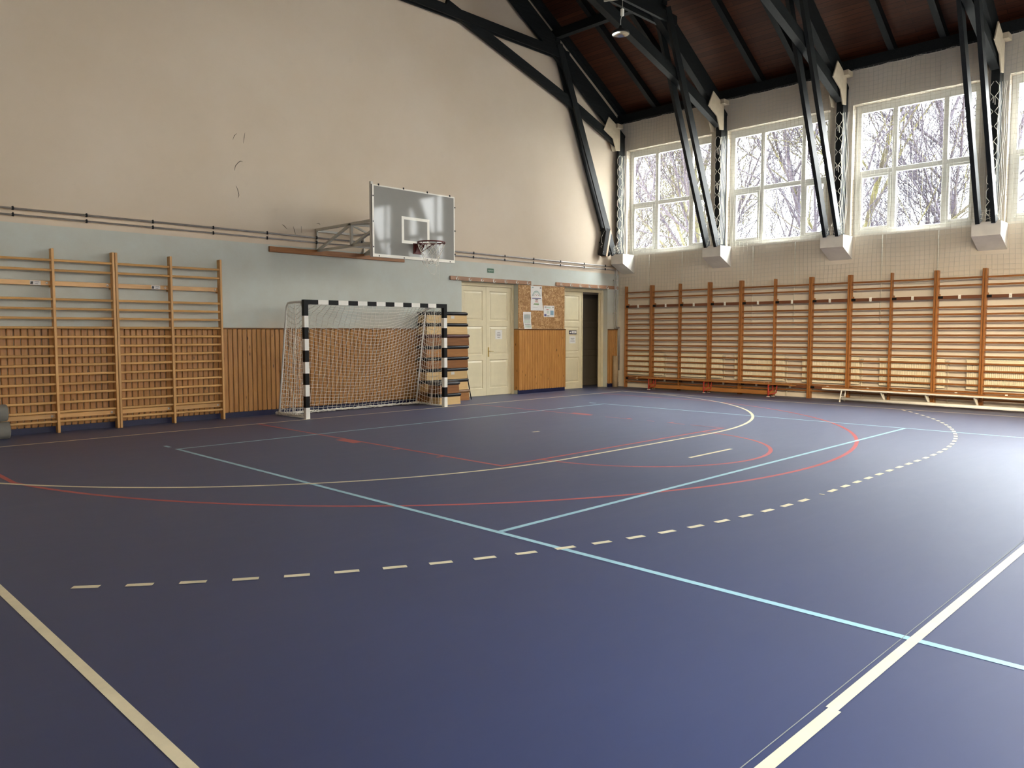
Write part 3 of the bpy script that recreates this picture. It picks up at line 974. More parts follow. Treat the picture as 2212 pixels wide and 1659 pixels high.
# ================================================================== BENCHES
t = tag(empty('gym_bench', (8.60, 0.2, 0), -PI/2), 'long wooden gym bench on three red legs before the wall bars', 'bench')
b = MB(); b.bbox((0, -.12, .285), (4.2, .12, .32), .008); b.build('seat', M['bench_wood'], t)
b = MB(); b.bbox((.35, -.04, .045), (3.8, .04, .145), .008); b.build('balance_beam', M['bench_wood'], t)
for i, xx in enumerate((.40, 2.05, 3.76)):
    b = MB()
    b.tube([(xx-.04, -.115, .012), (xx-.04, -.115, .27)], .016, 8); b.tube([(xx-.04, .115, .012), (xx-.04, .115, .27)], .016, 8)
    b.bbox((xx-.055, -.12, .262), (xx-.02, .12, .285), .003)
    b.tube([(xx-.04, -.115, .10), (xx+.0, 0, .16), (xx-.04, .115, .10)], .013, 8)
    b.tube([(xx-.04, -.115, .05), (xx+.12, -.05, .10)], .012, 8); b.tube([(xx+.12, -.05, .10), (xx+.14, -.05, .27)], .012, 8)
    lg = b.build('leg', M['red_steel'], t)
    b = MB()
    for s in (-1, 1): b.bbox((xx-.075, s*.115-.02, 0), (xx+.005, s*.115+.02, .014), .004)
    b.build('foot', M['white'], lg)
for xx in (.55, .66, 3.56, 3.67):
    b = MB(); b.lathe([(0, .006), (.016, .005), (.02, 0)], (xx, .0, .3195), 12); b.build('screw_cap', M['white'], t)
b = MB(); b.bbox((-.10, -.10, .268), (.0, .10, .293), .006); b.bbox((4.2, -.10, .27), (4.30, .10, .295), .006); b.build('hook_end', M['bench_wood'], t)

t = tag(empty('gym_bench', (8.44, -4.86, 0), -PI/2-.035), 'long wooden gym bench on white tube legs at the right', 'bench')
b = MB(); b.bbox((0, -.12, .275), (4.3, .12, .305), .008); b.build('seat', M['bench_wood'], t)
b = MB(); b.bbox((0, -.125, .255), (4.3, -.105, .288), .004); b.build('edge_rail', M['white_steel'], t)
b = MB(); b.tube([(.42, -.05, .07), (3.86, -.05, .07)], .034, 10); b.build('lower_bar', M['white_steel'], t)
for i, xx in enumerate((.40, 1.25, 2.12, 3.0, 3.88)):
    b = MB()
    if i in (0, 4):
        for s in (-1, 1):
            b.tube([(xx+.03, s*.10, .265), (xx+.01, s*.112, .12), (xx, s*.115, .012)], .014, 8)
        b.tube([(xx+.008, -.11, .11), (xx+.008, .11, .11)], .011, 8)
        mt = M['white_steel']
    else:
        b.beam((xx-.03, -.05, .265), (xx+.03, .02, .05), .03, .02); b.beam((xx-.03, .07, .265), (xx+.03, .04, .05), .03, .02)
        mt = M['steel']
    lg = b.build('leg', mt, t)
    if i in (0, 4):
        b = MB()
        for s in (-1, 1): b.lathe([(0, 0), (.019, 0), (.019, .03), (.015, .035)], (xx, s*.115, 0), 10)
        b.build('foot', M['white'], lg)

# ================================================================== HANDBALL GOAL
GX = .04; GO = 1.615      # centre and half outer width
GI = GO-.08
t = tag(empty('handball_goal', (GX, 0, 0)), 'black and white striped handball goal with white net', 'goal')
for s in (-1, 1):
    b = MB()
    xa, xb = (s*GI, s*GO)
    for k in range(9):
        b.box((xa, 0, .2*k), (xb, .08, .2*(k+1)), 0 if k % 2 == 0 else 1)
    b.box((xa, 0, 1.8), (xb, .08, 2.08), 1)
    b.build('goal_post', [M['white'], M['black']], t)
b = MB()
sw = (2*GI-.4)/13
b.box((-GI, 0, 2.0), (-GI+.2, .08, 2.08), 1); b.box((GI-.2, 0, 2.0), (GI, .08, 2.08), 1)
for k in range(13): b.box((-GI+.2+k*sw, 0, 2.0), (-GI+.2+(k+1)*sw, .08, 2.08), 0 if k % 2 == 0 else 1)
b.build('crossbar', [M['white'], M['black']], t)
for s in (-1, 1):
    xx = s*(GO-.03)
    b = MB()
    b.tube([(xx, .08, 2.045), (xx, .52, 2.045), (xx, .60, 2.03), (xx, .645, 1.985), (xx, .665, 1.90), (xx, .82, 1.0), (xx, .99, .02)], .019, 10)
    b.tube([(xx, .99, .02), (xx, .08, .02)], .016, 8)
    b.tube([(xx, .07, 1.86), (xx, .16, 2.045)], .012, 8)
    b.build('net_frame', M['white_steel'], t)
# net
NX, NV = 33, 34
def Cpath(v):          # along the side frame : crossbar -> rear corner -> floor
    pts = [(.08, 2.03), (.60, 2.02), (.665, 1.88), (.82, 1.0), (.985, .03)]
    ls = [0]
    for a, c in zip(pts, pts[1:]): ls.append(ls[-1]+math.dist(a, c))
    d = v*ls[-1]
    for i in range(len(pts)-1):
        if d <= ls[i+1]+1e-9:
            f = (d-ls[i])/(ls[i+1]-ls[i]); return (pts[i][0]+f*(pts[i+1][0]-pts[i][0]), pts[i][1]+f*(pts[i+1][1]-pts[i][1]))
    return pts[-1]
def Mpath(v):          # middle of the sagging back net
    pts = [(.08, 2.0), (.20, 1.50), (.42, .98), (.68, .50), (.90, .03)]
    ls = [0]
    for a, c in zip(pts, pts[1:]): ls.append(ls[-1]+math.dist(a, c))
    d = v*ls[-1]
    for i in range(len(pts)-1):
        if d <= ls[i+1]+1e-9:
            f = (d-ls[i])/(ls[i+1]-ls[i]); return (pts[i][0]+f*(pts[i+1][0]-pts[i][0]), pts[i][1]+f*(pts[i+1][1]-pts[i][1]))
    return pts[-1]
rnd = random.Random(3)
G = [[None]*(NX+1) for _ in range(NV+1)]
for j in range(NV+1):
    v = j/NV
    c, mm = Cpath(v), Mpath(v)
    for i in range(NX+1):
        u = i/NX
        s = 1-abs(2*u-1)**1.6
        jx = rnd.uniform(-.008, .008) if 0 < i < NX else 0
        G[j][i] = (-(GO-.03)+2*(GO-.03)*u+jx, c[0]+(mm[0]-c[0])*s+rnd.uniform(-.006, .006), max(.012, c[1]+(mm[1]-c[1])*s+rnd.uniform(-.006, .006)))
b = MB(); rr_ = .0036
for j in range(1, NV+1): b.tube(G[j], rr_, 4, 0, False)
for i in range(NX+1): b.tube([G[j][i] for j in range(NV+1)], rr_, 4, 0, False)
b.build('net_back', M['net'], t)
for s in (-1, 1):
    b = MB(); xx = s*(GO-.03); na, nb_ = 10, 22
    g = []
    for j in range(nb_+1):
        v = j/nb_; z = 2.02*(1-v)+.02
        # rear edge at this height
        if z > 1.9: ye = .62
        else: ye = .665+(1.88-z)/1.85*.32
        row = []
        for i in range(na+1):
            u = i/na
            row.append((xx+s*.0+rnd.uniform(-.01, .01)-s*.03*math.sin(PI*u)*math.sin(PI*v), .08+(ye-.08)*u, max(.012, z-.12*math.sin(PI*u)*(1-.5*v)+.05*u*v+rnd.uniform(-.008, .008))))
        g.append(row)
    for j in range(nb_+1): b.tube(g[j], rr_, 4, 0, False)
    for i in range(na+1): b.tube([g[j][i] for j in range(nb_+1)], rr_, 4, 0, False)
    # hanging tie cord bundle on the side
    b.tube([(xx, .36, 2.0), (xx+.02, .38, 1.6), (xx-.01, .42, 1.1), (xx+.02, .45, .7), (xx, .47, .3), (xx, .5, .03)], .007, 5, 0, False)
    b.build('net_side', M['net'], t)
# net gathered on the floor
b = MB()
def wav(p, q_, n, amp, r, b):
    p, q_ = Vector(p), Vector(q_)
    pts = []
    for i in range(n+1):
        f = i/n
        c = p+(q_-p)*f
        pts.append((c.x+rnd.uniform(-amp, amp), c.y+rnd.uniform(-amp, amp), max(r, c.z+rnd.uniform(-amp*.5, amp*.9))))
    b.tube(pts, r, 5, 0, False)
for k in range(9):
    wav((-(GO-.03), .93+rnd.uniform(-.12, .05), .03), (GO-.05, .93+rnd.uniform(-.10, .03), .03), 60, .03, .006, b)
for k in range(12):
    wav((-(GO-.03)-.03, .98, .035), (-(GO-.10), .12+rnd.uniform(-.02, .1), .03), 26, .04, .006, b)
for k in range(6):
    wav((GO-.05, .98, .03), (GO-.06, .5, .03), 14, .03, .006, b)
b.build('net_hem', M['net'], t)

# ================================================================== BASKETBALL HOOP
t = tag(empty('basketball_hoop', (0, 0, 0)), 'grey basketball backboard with dark red rim on a wall bracket', 'basketball hoop')
BY = -1.2
x0, x1, z0, z1 = -.98, .825, 2.775, 3.965
b = MB(); b.bbox((x0, BY, z0), (x1, BY+.03, z1), .004)
bd = b.build('backboard', M['board_grey'], t)
b = MB(); yq = BY-.001
def rect(b, xa, xb, za, zb, w, y, w2=None):
    w2 = w2 or w
    b.box((xa, y, za), (xb, y+.0008, za+w2)); b.box((xa, y, zb-w), (xb, y+.0008, zb)); b.box((xa, y, za+w2), (xa+w, y+.0008, zb-w)); b.box((xb-w, y, za+w2), (xb, y+.0008, zb-w))
rect(b, x0, x1, z0, z1, .022, yq, .05)
b.box((x0+.0, yq-.0003, z0), (x0+.035, yq, z1)); 
rect(b, -.375, .235, 3.045, 3.50, .05, yq)
b.build('board_marking', M['board_white'], bd)
b = MB()
for k in range(4): b.bbox((x0+.12+k*.52, BY-.006, z1-.012), (x0+.145+k*.52, BY+.01, z1+.022), .003); b.bbox((x0+.12+k*.52, BY-.006, z0+.008), (x0+.14+k*.52, BY, z0+.028), .003)
for k in range(3): b.bbox((x1-.01, BY-.006, z0+.15+k*.42), (x1+.02, BY+.01, z0+.172+k*.42), .003); b.bbox((x0+.008, BY-.006, z0+.15+k*.42), (x0+.028, BY, z0+.172+k*.42), .003)
b.build('bolt', M['black'], bd)
b = MB()
for xx in (x0+.02, -.5, .42, x1-.04): b.bbox((xx-.025, BY+.03, z0-.0), (xx+.025, BY+.075, z1+(.05 if xx < -.9 else 0)), .004)
for zz in (2.80, 3.09, 3.45, 3.92): b.bbox((x0+.05, BY+.031, zz-.025), (x1-.07, BY+.07, zz+.025), .004)
b.build('board_frame', M['steel'], t)
# wall bracket
for xx in (-.56, .51):
    b = MB(); w = .045
    zt, zb, ya, ym, yb = 3.47, 3.075, YB-.03, .05, BY+.075
    b.beam((xx, ya, zt), (xx, yb, zt), w, w); b.beam((xx, ya, zb), (xx, yb, zb), w, w)
    b.beam((xx, ym, zb), (xx, ym, zt), w, w, (0, 1, 0)); b.beam((xx, ya, zb), (xx, ym, zt), w, w*.9, (0, 0, 1)); b.beam((xx, ym, zb), (xx, yb, zt), w, w*.9, (0, 0, 1))
    b.beam((xx, ya+.012, zb-.02), (xx, ya+.012, zt+.02), .03, .03, (0, 1, 0))
    b.beam((xx, YB-.02, zb-.08), (xx, YB-.02, zb+.05), .05, .03, (0, 1, 0))
    b.build('bracket_arm', M['steel'], t)
for (a, c, w) in (((-.56, .05, 3.47), (.51, .05, 3.47), .04), ((-.56, .05, 3.075), (.51, .05, 3.075), .04), ((-.56, .05, 3.47), (.51, BY+.09, 3.47), .03), ((-.56, .05, 3.075), (.51, BY+.09, 3.075), .03),
               ((-.56, YB-.03, 3.45), (.51, YB-.03, 3.45), .04), ((-.56, .05, 3.45), (.51, .05, 3.1), .03)):
    b = MB(); b.beam(a, c, w, w); b.build('cross_brace', M['steel'], t)
b = MB(); b.bbox((-1.565, YB-.045, 2.985), (1.51, YB-.002, 3.085), .004)
b.build('mounting_plank', M['plank'], t)
# rim
RC = (-.045, BY-.39, 3.05)
b = MB(); n = 40
b.tube([(RC[0]+.235*math.cos(2*PI*k/n), RC[1]+.235*math.sin(2*PI*k/n), RC[2]) for k in range(n)], .011, 8, 0, False, True)
b.bbox((RC[0]-.09, BY-.02, 2.875), (RC[0]+.09, BY-.001, 3.06), .004)
b.bbox((RC[0]-.075, BY-.16, 3.035), (RC[0]+.075, BY-.01, 3.05), .004)
for s in (-1, 1):
    b.prism([(RC[0]+s*.07, BY-.015, 2.885), (RC[0]+s*.07, BY-.015, 3.04), (RC[0]+s*.07, BY-.13, 3.04)], (.006, 0, 0))
    b.tube([(RC[0]+s*.06, BY-.02, 2.90), (RC[0]+s*.15, BY-.25, 3.04)], .008, 6)
for k in range(12):
    a = 2*PI*k/12+.2; b.tube([(RC[0]+.235*math.cos(a), RC[1]+.235*math.sin(a), 3.045), (RC[0]+.235*math.cos(a), RC[1]+.235*math.sin(a), 3.018)], .007, 6)
rim = b.build('rim', M['rim'], t)
b = MB(); rn = random.Random(5)
lv = [(.235, 3.02), (.20, 2.93), (.165, 2.85), (.13, 2.78), (.11, 2.72), (.10, 2.66)]
nn_ = 12
for k in range(nn_):
    for sg in (-1, 1):
        pts = []
        for i, (r_, z_) in enumerate(lv):
            a = 2*PI*(k+sg*i*.5)/nn_+.2
            pts.append((RC[0]+r_*math.cos(a)+rn.uniform(-.008, .008)*i, RC[1]+r_*math.sin(a)+rn.uniform(-.008, .008)*i, z_-(rn.uniform(0, .05) if i > 3 else 0)))
        # torn net: only some strands reach the bottom
        e = 6 if (k*2+(sg > 0)) % 5 == 0 else (5 if (k+(sg > 0)) % 3 else 4)
        b.tube(pts[:e], .0028, 4, 0, False)
for (xx, zz, w) in ((.02, 2.74, .12), (-.03, 2.70, .15)):
    b.tube([(RC[0]+xx-w+.02*i, RC[1]+.05*math.sin(i), zz+.02*math.sin(i*1.9)) for i in range(int(w/.01))], .0045, 4, 0, False)
b.tube([(RC[0]-.10, RC[1], 2.70), (RC[0]-.08, RC[1], 2.60), (RC[0]-.03, RC[1], 2.53), (RC[0]+.06, RC[1], 2.50), (RC[0]+.10, RC[1], 2.55), (RC[0]+.11, RC[1], 2.70)], .003, 4, 0, False)
b.tube([(RC[0]+.12, RC[1]-.05, 2.85), (RC[0]+.125, RC[1]-.05, 2.42)], .0022, 4, 0, False)
b.build('basket_net', M['net'], t)

# ================================================================== PIPES on the back wall
clx = [-5.60, -4.62, -3.63, -2.62, -1.62, -.60, .42, 1.44, 2.45, 3.45, 4.45, 5.45, 6.45, 7.40, 8.30]
for (zz, yy, lab, cat) in ((3.315, YB-.06, 'upper of the two steel pipes running along the back wall', 'pipe'), (3.225, YB-.055, 'lower of the two steel pipes running along the back wall', 'pipe')):
    b = MB()
    xe = 8.83 if zz > 3.28 else 8.755
    b.tube([(XL+.1, yy, zz), (xe-.04, yy, zz), (xe-.01, yy, zz-.01), (xe, yy, zz-.05), (xe, yy, 1.72 if xe > 8.8 else 1.66), (xe+.01, yy, 1.66 if xe > 8.8 else 1.63), (xe+.05, yy, 1.65 if xe > 8.8 else 1.62), (8.955 if xe > 8.8 else 8.94, yy, 1.65 if xe > 8.8 else 1.62), (8.965 if xe > 8.8 else 8.945, yy, 1.6), (8.965 if xe > 8.8 else 8.945, yy, .45)], .0155 if zz > 3.28 else .014, 10)
    p = tag(b.build('heating_pipe', M['galv']), lab, cat, 'pipes along the back wall')
    for x_ in clx:
        b = MB(); b.lathe([(.022, -.014), (.024, -.01), (.024, .01), (.022, .014)], (x_, yy, zz), 10, 0, 'x')
        b.tube([(x_, yy, zz), (x_, YB, zz)], .008, 6)
        b.bbox((x_-.01, yy-.026, zz-.03), (x_+.01, yy-.012, zz+.03), .003)
        b.build('pipe_clamp', M['black'], p)
    for z_ in (2.95, 2.05):
        b = MB(); b.bbox((xe-.03, yy-.02, z_-.01), (xe+.03, YB-.002, z_+.01), .003)
        b.build('wall_bracket', M['steel'], p)

# ================================================================== HOOK RAILS
def hook_rail(x0, x1, z, n, lab, tilt):
    t = tag(empty('hook_rail', ((x0+x1)/2, YB, z)), lab, 'hook rail', 'hook rails above the doors')
    w = (x1-x0)/2
    b = MB(); b.bbox((-w, -.04, -.045), (w, -.002, .045), .005); b.build('rail_board', M['hook_plank'], t)
    for k in range(n):
        xx = -w+.17+k*(2*w-.32)/(n-1)
        b = MB(); b.bbox((xx-.013, -.046, -.042), (xx+.013, -.04, .03), .002)
        b.tube([(xx, -.045, -.036), (xx+.008, -.07, -.045), (xx+.012, -.09, -.036), (xx+.012, -.098, -.015)], [.012, .011, .010, .008], 8)
        b.tube([(xx, -.045, .02), (xx+.004, -.065, .02), (xx+.004, -.075, .03)], [.008, .008, .007], 8)
        b.build('coat_hook', M['white'], t)
    return t
h1 = hook_rail(2.78, 5.40, 2.725, 7, 'wooden coat hook rail above the closed double door', 0)
h2 = hook_rail(6.33, 8.93, 2.742, 7, 'paler wooden coat hook rail above the half-open door in the corner', 0)

# ================================================================== exit sign, boards, papers
t = tag(empty('exit_sign', (4.045, YB-.003, 2.953)), 'small green exit sign on the wall above the closed door', 'sign')
b = MB(); b.bbox((-.105, -.004, -.05), (.105, .002, .05), .002); b.build('sign_plate', M['sign_green'], t)
text('lettering', 'KIJÁRAT', .046, M['p_pale'], t, (0, -.0045, 0))
o = tag(empty('notice_board', (5.81, YB, 2.135)), 'wood chip notice board fixed above the panelling between the doors', 'notice board')
b = MB(); b.bbox((-.845, -.016, -.535), (.868, -.002, .535), .002); b.build('board', M['osb'], o)
b = MB(); b.bbox((-.3, -.02, .535), (.868, -.002, .549), .002); b.build('top_batten', M['hook_plank'], o)

def sheet(name, cx, z, w, h_, lab, cat, curl=None, y=YB-.019, rot=0, grp=None):
    t = tag(empty(name, (cx, y, z)), lab, cat, grp)
    t.rotation_euler = (0, rot, 0)
    b = MB(); nx, nz = 8, 12
    def P(i, j):
        u, v = i/nx, j/nz
        d = 0
        if curl == 'br': d = .05*max(0, u-v-.45)**1.5*3
        elif curl == 'bl': d = .03*max(0, 1-v-.55)*2
        elif curl == 'fold': d = .02*math.exp(-((v-.5)/.06)**2)
        x = (u-.5)*w + (.02*max(0, .5-v)*1.5 if curl == 'bl' and u < .5 else 0)
        if curl == 'br': d += .012*math.exp(-((v-.5)/.05)**2)
        return (x, -.001-d, (v-.5)*h_)
    for i in range(nx):
        for j in range(nz): b.face([P(i, j), P(i+1, j), P(i+1, j+1), P(i, j+1)], 0, True)
    pg = b.build('sheet', M['paper'], t)
    return t, P
def blk(b, xa, xb, za, zb, mi, y=-.0022): b.box((xa, y-.0006, za), (xb, y, zb), mi)
# tall poster
t, P = sheet('poster', 5.60, 2.357, .405, .607, 'tall wrinkled poster with a green arch drawing at the top of the notice board', 'poster', 'br')
b = MB()
mats = [M['p_teal'], M['p_green'], M['p_navy'], M['ink_grey'], M['p_red'], M['p_pale']]
n = 28
for (r0_, r1_, mi) in ((.145, .162, 0), (.118, .140, 5)):
    for k in range(n):
        a, c = PI*k/n, PI*(k+1)/n
        q_ = lambda r_, an: (r_*math.cos(an), -.0025, -.005+r_*1.15*math.sin(an)+.005)
        b.face([q_(r0_, a), q_(r1_, a), q_(r1_, c), q_(r0_, c)], mi)
b.build('arch_print', mats, t)
b = MB()
blk(b, -.17, -.10, .25, .275, 0); blk(b, .13, .18, .24, .28, 3)
blk(b, -.17, .16, -.015, .008, 2, -.0145); blk(b, -.05, .05, -.045, -.018, 3, -.013)
for k in range(5): blk(b, -.09+.04*k, -.075+.04*k, .06+.02*(k % 2), .085+.02*(k % 2), 3 if k % 2 else 4)
for k in range(3): blk(b, -.06+.02*k, .08-.02*k, -.10+.022*k, -.088+.022*k, 4)
blk(b, -.08, .09, -.165, -.125, 1); blk(b, -.11, -.095, -.17, -.135, 3)
for k in range(5): blk(b, -.13+.045*k, -.105+.045*k, -.225, -.215, 3)
b.build('print', mats, t)
t, P = sheet('poster', 6.073, 2.042, .40, .288, 'small square poster with a blue box, right side of the notice board', 'poster', None)
b = MB()
mats = [M['p_teal'], M['p_blue'], M['p_navy'], M['ink_grey'], M['p_red'], M['p_pale']]
blk(b, -.17, -.10, .095, .115, 3); blk(b, -.09, .06, .075, .115, 5); blk(b, .13, .17, .09, .12, 3)
blk(b, -.10, -.02, .028, .05, 4); blk(b, .05, .17, -.095, .02, 1); blk(b, -.18, -.10, -.125, -.07, 2); blk(b, -.08, .01, -.125, -.105, 3); blk(b, -.08, .0, -.06, .01, 5)
for k in range(4): blk(b, .07, .15, -.085+.026*k, -.077+.026*k, 0, -.0029)
b.build('print', mats, t)
t, P = sheet('poster', 5.268, 1.803, .28, .418, 'narrow timetable sheet curling off at the lower left of the notice board', 'poster', 'bl')
b = MB(); mats = [M['p_grey'], M['ink_grey'], M['p_pale']]
blk(b, -.11, .11, .145, .152, 1, -.004); blk(b, -.11, .11, .045, .14, 0); blk(b, -.11, .11, .025, .037, 1); blk(b, -.11, .11, -.075, .02, 2, -.008); blk(b, -.10, .11, -.10, -.085, 1, -.018); blk(b, -.09, .11, -.175, -.115, 2, -.026)
b.build('print', mats, t)
# door papers
t = tag(empty('paper_notice', (4.475, 1.3985, 1.46)), 'white paper notice with four lines of text on the closed door', 'notice')
b = MB(); b.bbox((-.115, -.0012, -.11), (.115, 0, .11), .0005); b.build('sheet', M['paper'], t)
b = MB()
for k, (w, mi) in enumerate(((.048, 1), (.062, 0), (.058, 0), (.045, 1))):
    z_ = .048-k*.038; x_ = -w
    r_ = random.Random(k)
    while x_ < w:
        l_ = r_.uniform(.006, .012); b.box((x_, -.0018, z_-.008), (min(x_+l_, w), -.0012, z_+.008), mi); x_ += l_+.003
b.build('text_line', [M['ink'], M['ink_grey']], t)
t = tag(empty('door_sign', (7.225, 1.3985, 1.51)), 'small navy sign with a white symbol on the half-open door', 'sign')
b = MB(); b.bbox((-.155, -.004, -.05), (.155, 0, .05), .001); b.build('sign_plate', M['navy'], t)
b = MB(); b.lathe([(0, -.0005), (.024, -.0005), (.024, 0)], (-.105, -.004, -.002), 16, 0, 'y'); b.bbox((-.055, -.0052, -.025), (.14, -.004, .032), .0005)
b.bbox((-.02, -.0062, -.002), (.10, -.0052, .010), .0003, 1)
b.build('symbol', [M['white'], M['ink']], t)
t = tag(empty('paper_notice', (7.215, 1.3985, 1.315)), 'paper notice with three lines of text below the navy door sign', 'notice')
b = MB(); b.bbox((-.125, -.0012, -.095), (.125, 0, .095), .0005); b.build('sheet', M['paper'], t)
b = MB()
for k, w in enumerate((.075, .045, .085)):
    z_ = .035-k*.035; x_ = -w; r_ = random.Random(k+9)
    while x_ < w:
        l_ = r_.uniform(.008, .014); b.box((x_, -.0018, z_-.007), (min(x_+l_, w), -.0012, z_+.007)); x_ += l_+.003
b.build('text_line', M['ink_grey'], t)

# ================================================================== VAULT BOXES
def vault(w, d, h_, box, pad, tagged, taper, lab, loc, grp):
    t = tag(empty('vault_box', loc), lab, 'vault box', grp)
    ph = .074; bh = h_-ph
    b = MB()
    b0, b1 = w/2, w/2-taper
    y1_ = d/2
    b.prism([(-b0, -y1_, 0.0), (b0, -y1_, 0.0), (b1, -y1_, bh), (-b1, -y1_, bh)], (0, d, 0))
    bo = b.build('box', box, t)
    b = MB()      # rounded pad
    n = 8; ov = .045
    prof = []
    for k in range(n+1):
        a = -PI/2+PI*k/n
        prof.append((math.cos(a)*ph/2, math.sin(a)*ph/2))
    rings = []
    for (o_, z_) in prof:
        W2, D2 = w/2-taper+ov-ph/2+o_, d/2+.012-ph/2+o_
        r = .03; pts = []
        for (sx_, sy_, a0) in ((1, 1, 0), (-1, 1, PI/2), (-1, -1, PI), (1, -1, 1.5*PI)):
            for kk in range(4):
                a = a0+PI/2*kk/3
                pts.append((sx_*(W2-r)+r*math.cos(a), sy_*(D2-r)+r*math.sin(a), bh+ph/2+z_))
        base = len(b.v); b.v += pts; rings.append((base, len(pts)))
    for (a, m_), (c, _) in zip(rings, rings[1:]):
        for k in range(m_):
            k2 = (k+1) % m_
            b.f.append((a+k, a+k2, c+k2, c+k)); b.mi.append(0); b.sm.append(True)
    for (a, m_), rev in ((rings[0], True), (rings[-1], False)):
        f = tuple(a+k for k in range(m_)); b.f.append(f[::-1] if rev else f); b.mi.append(0); b.sm.append(False)
    b.build('padded_top', pad, t)
    if tagged:
        b = MB(); b.bbox((.10, -y1_-.004, bh-.07), (.20, -y1_, bh-.01), .001); b.build('plate', M['steel'], t)
    return t
VX, VY, VD = 2.41, 1.02, .30
hts = .2445
spec = [('ply_mid', 'pad_tan', 0, 1.27, 'orange-brown vault box with tan top at the bottom of the tall stack'),
        ('ply_pale', 'pad_black', 0, 1.20, 'pale vault box second from the bottom of the tall stack'),
        ('ply_pale', 'pad_black', 1, 1.17, 'pale vault box with a plate, third from the bottom of the tall stack'),
        ('ply_brown', 'pad_black', 0, 1.19, 'brown vault box fourth from the bottom of the tall stack'),
        ('ply_mid', 'pad_black', 0, 1.20, 'orange-brown vault box with black top, fifth from the bottom of the tall stack'),
        ('ply_brown', 'pad_maroon', 0, 1.23, 'brown vault box with maroon top in the tall stack'),
        ('ply_pale', 'pad_black', 0, 1.16, 'pale vault box second from the top of the tall stack'),
        ('ply_pale', 'pad_black', 1, 1.15, 'pale vault box with a plate, topmost of the tall stack')]
for k, (bx_, pd, tg_, w, lab) in enumerate(spec):
    vault(w, VD, hts, M[bx_], M[pd], tg_, .012 if k else .02, lab, (VX+[0, -.01, -.01, 0, .0, .012, 0, -.005][k], VY, k*hts), 'padded vault boxes stacked beside the goal')
vault(.58, .36, .235, M['ply_pale'], M['pad_black'], 0, .012, 'small pale vault box on the floor before the tall stack', (2.0, .50, 0), 'small vault boxes before the tall stack')
vault(.55, .36, .245, M['ply_brown'], M['pad_grey'], 0, .012, 'small brown vault box standing on the small pale one', (1.99, .51, .235), 'small vault boxes before the tall stack')
b = MB(); b.tube([(3.095, .87, .008), (3.045, 1.0, .75)], .012, 8)
tag(b.build('leaning_stick', M['black']), 'thin black stick leaning beside the vault box stack', 'stick')

# ================================================================== corner items
b = MB()
b.lathe([(.0, .0), (.078, .0), (.078, .86), (.07, .86), (.07, .05), (0, .05)], (8.70, 1.10, 0), 28)
tag(b.build('cardboard_tube', M['card']), 'brown cardboard tube standing upright in the corner', 'tube')
# tilted loudspeaker on the back wall
t = tag(empty('loudspeaker', (8.15, 1.06, 3.93)), 'narrow tilted dark loudspeaker with a pale wooden side on the back wall', 'loudspeaker')
t.rotation_euler = (0, math.radians(14), 0)
b = MB(); b.bbox((-.10, -.06, -.37), (.06, .10, .37), .004); b.build('cabinet', M['dark_box'], t)
b = MB(); b.bbox((.06, -.062, -.375), (.125, .102, .375), .004); b.build('side_panel', M['pale_side'], t)
b = MB(); b.beam((-.12, .14, .30), (-.02, .06, .30), .03, .02); b.beam((0, .10, .0), (0, .17, .0), .08, .04); b.build('mounting_arm', M['black'], t)
b = MB(); b.tube([(-.10, .0, .28), (-.14, .03, .1), (-.13, .02, -.02), (-.09, -.01, -.10), (-.12, .02, -.16), (-.08, 0, -.2), (-.06, -.065, -.3)], .006, 6); b.build('cable', M['steel'], t)
# rolled mats at the left edge
for k, (z_, lab) in enumerate(((.125, 'rolled grey mat lying on the floor at the left picture edge'), (.3715, 'rolled grey mat lying on the lower one at the left picture edge'))):
    b = MB(); r_ = .122
    b.lathe([(.03, 0), (.10, 0), (r_-.008, .004), (r_, .02), (r_, 1.18), (r_-.008, 1.196), (.03, 1.2)], (-7.03-.02*k, .84+.01*k, z_), 28, 0, 'x')
    tag(b.build('rolled_mat', M['mat_grey']), lab, 'rolled mat', 'rolled mats at the left edge')

# ================================================================== PENDANT LAMP
def lamp(loc, lab):
    t = tag(empty('pendant_lamp', loc), lab, 'lamp')
    b = MB(); b.lathe([(.022, .17), (.03, .15), (.05, .11), (.16, .05), (.172, .03), (.172, 0), (.163, 0), (.163, .02)], (0, 0, 0), 32); b.build('shade', M['lamp_black'], t)
    b = MB(); b.lathe([(.163, .003), (.12, .03), (.05, .045), (.0, .048)], (0, 0, 0), 48); b.build('reflector', M['alu'], t)
    b = MB(); b.tube([(0, 0, .17), (0, 0, .27), (.03, 0, .36), (.05, 0, .44), (.055, 0, .68)], .006, 6); b.build('cable', M['steel'], t)
    b = MB(); b.bbox((.02, -.03, .36), (.08, .03, .50), .012); b.build('control_box', M['white'], t)
    b = MB(); b.lathe([(0, .66), (.012, .66), (.014, .70), (0, .70)], (.055, 0, 0), 10); b.beam((.055, 0, .70), (.055, .45, .78), .03, .03); b.build('hanger', M['steel'], t)
    return t
lamp((3.90, -2.60, 7.29), 'unlit black pendant lamp with metal reflector under the roof truss')

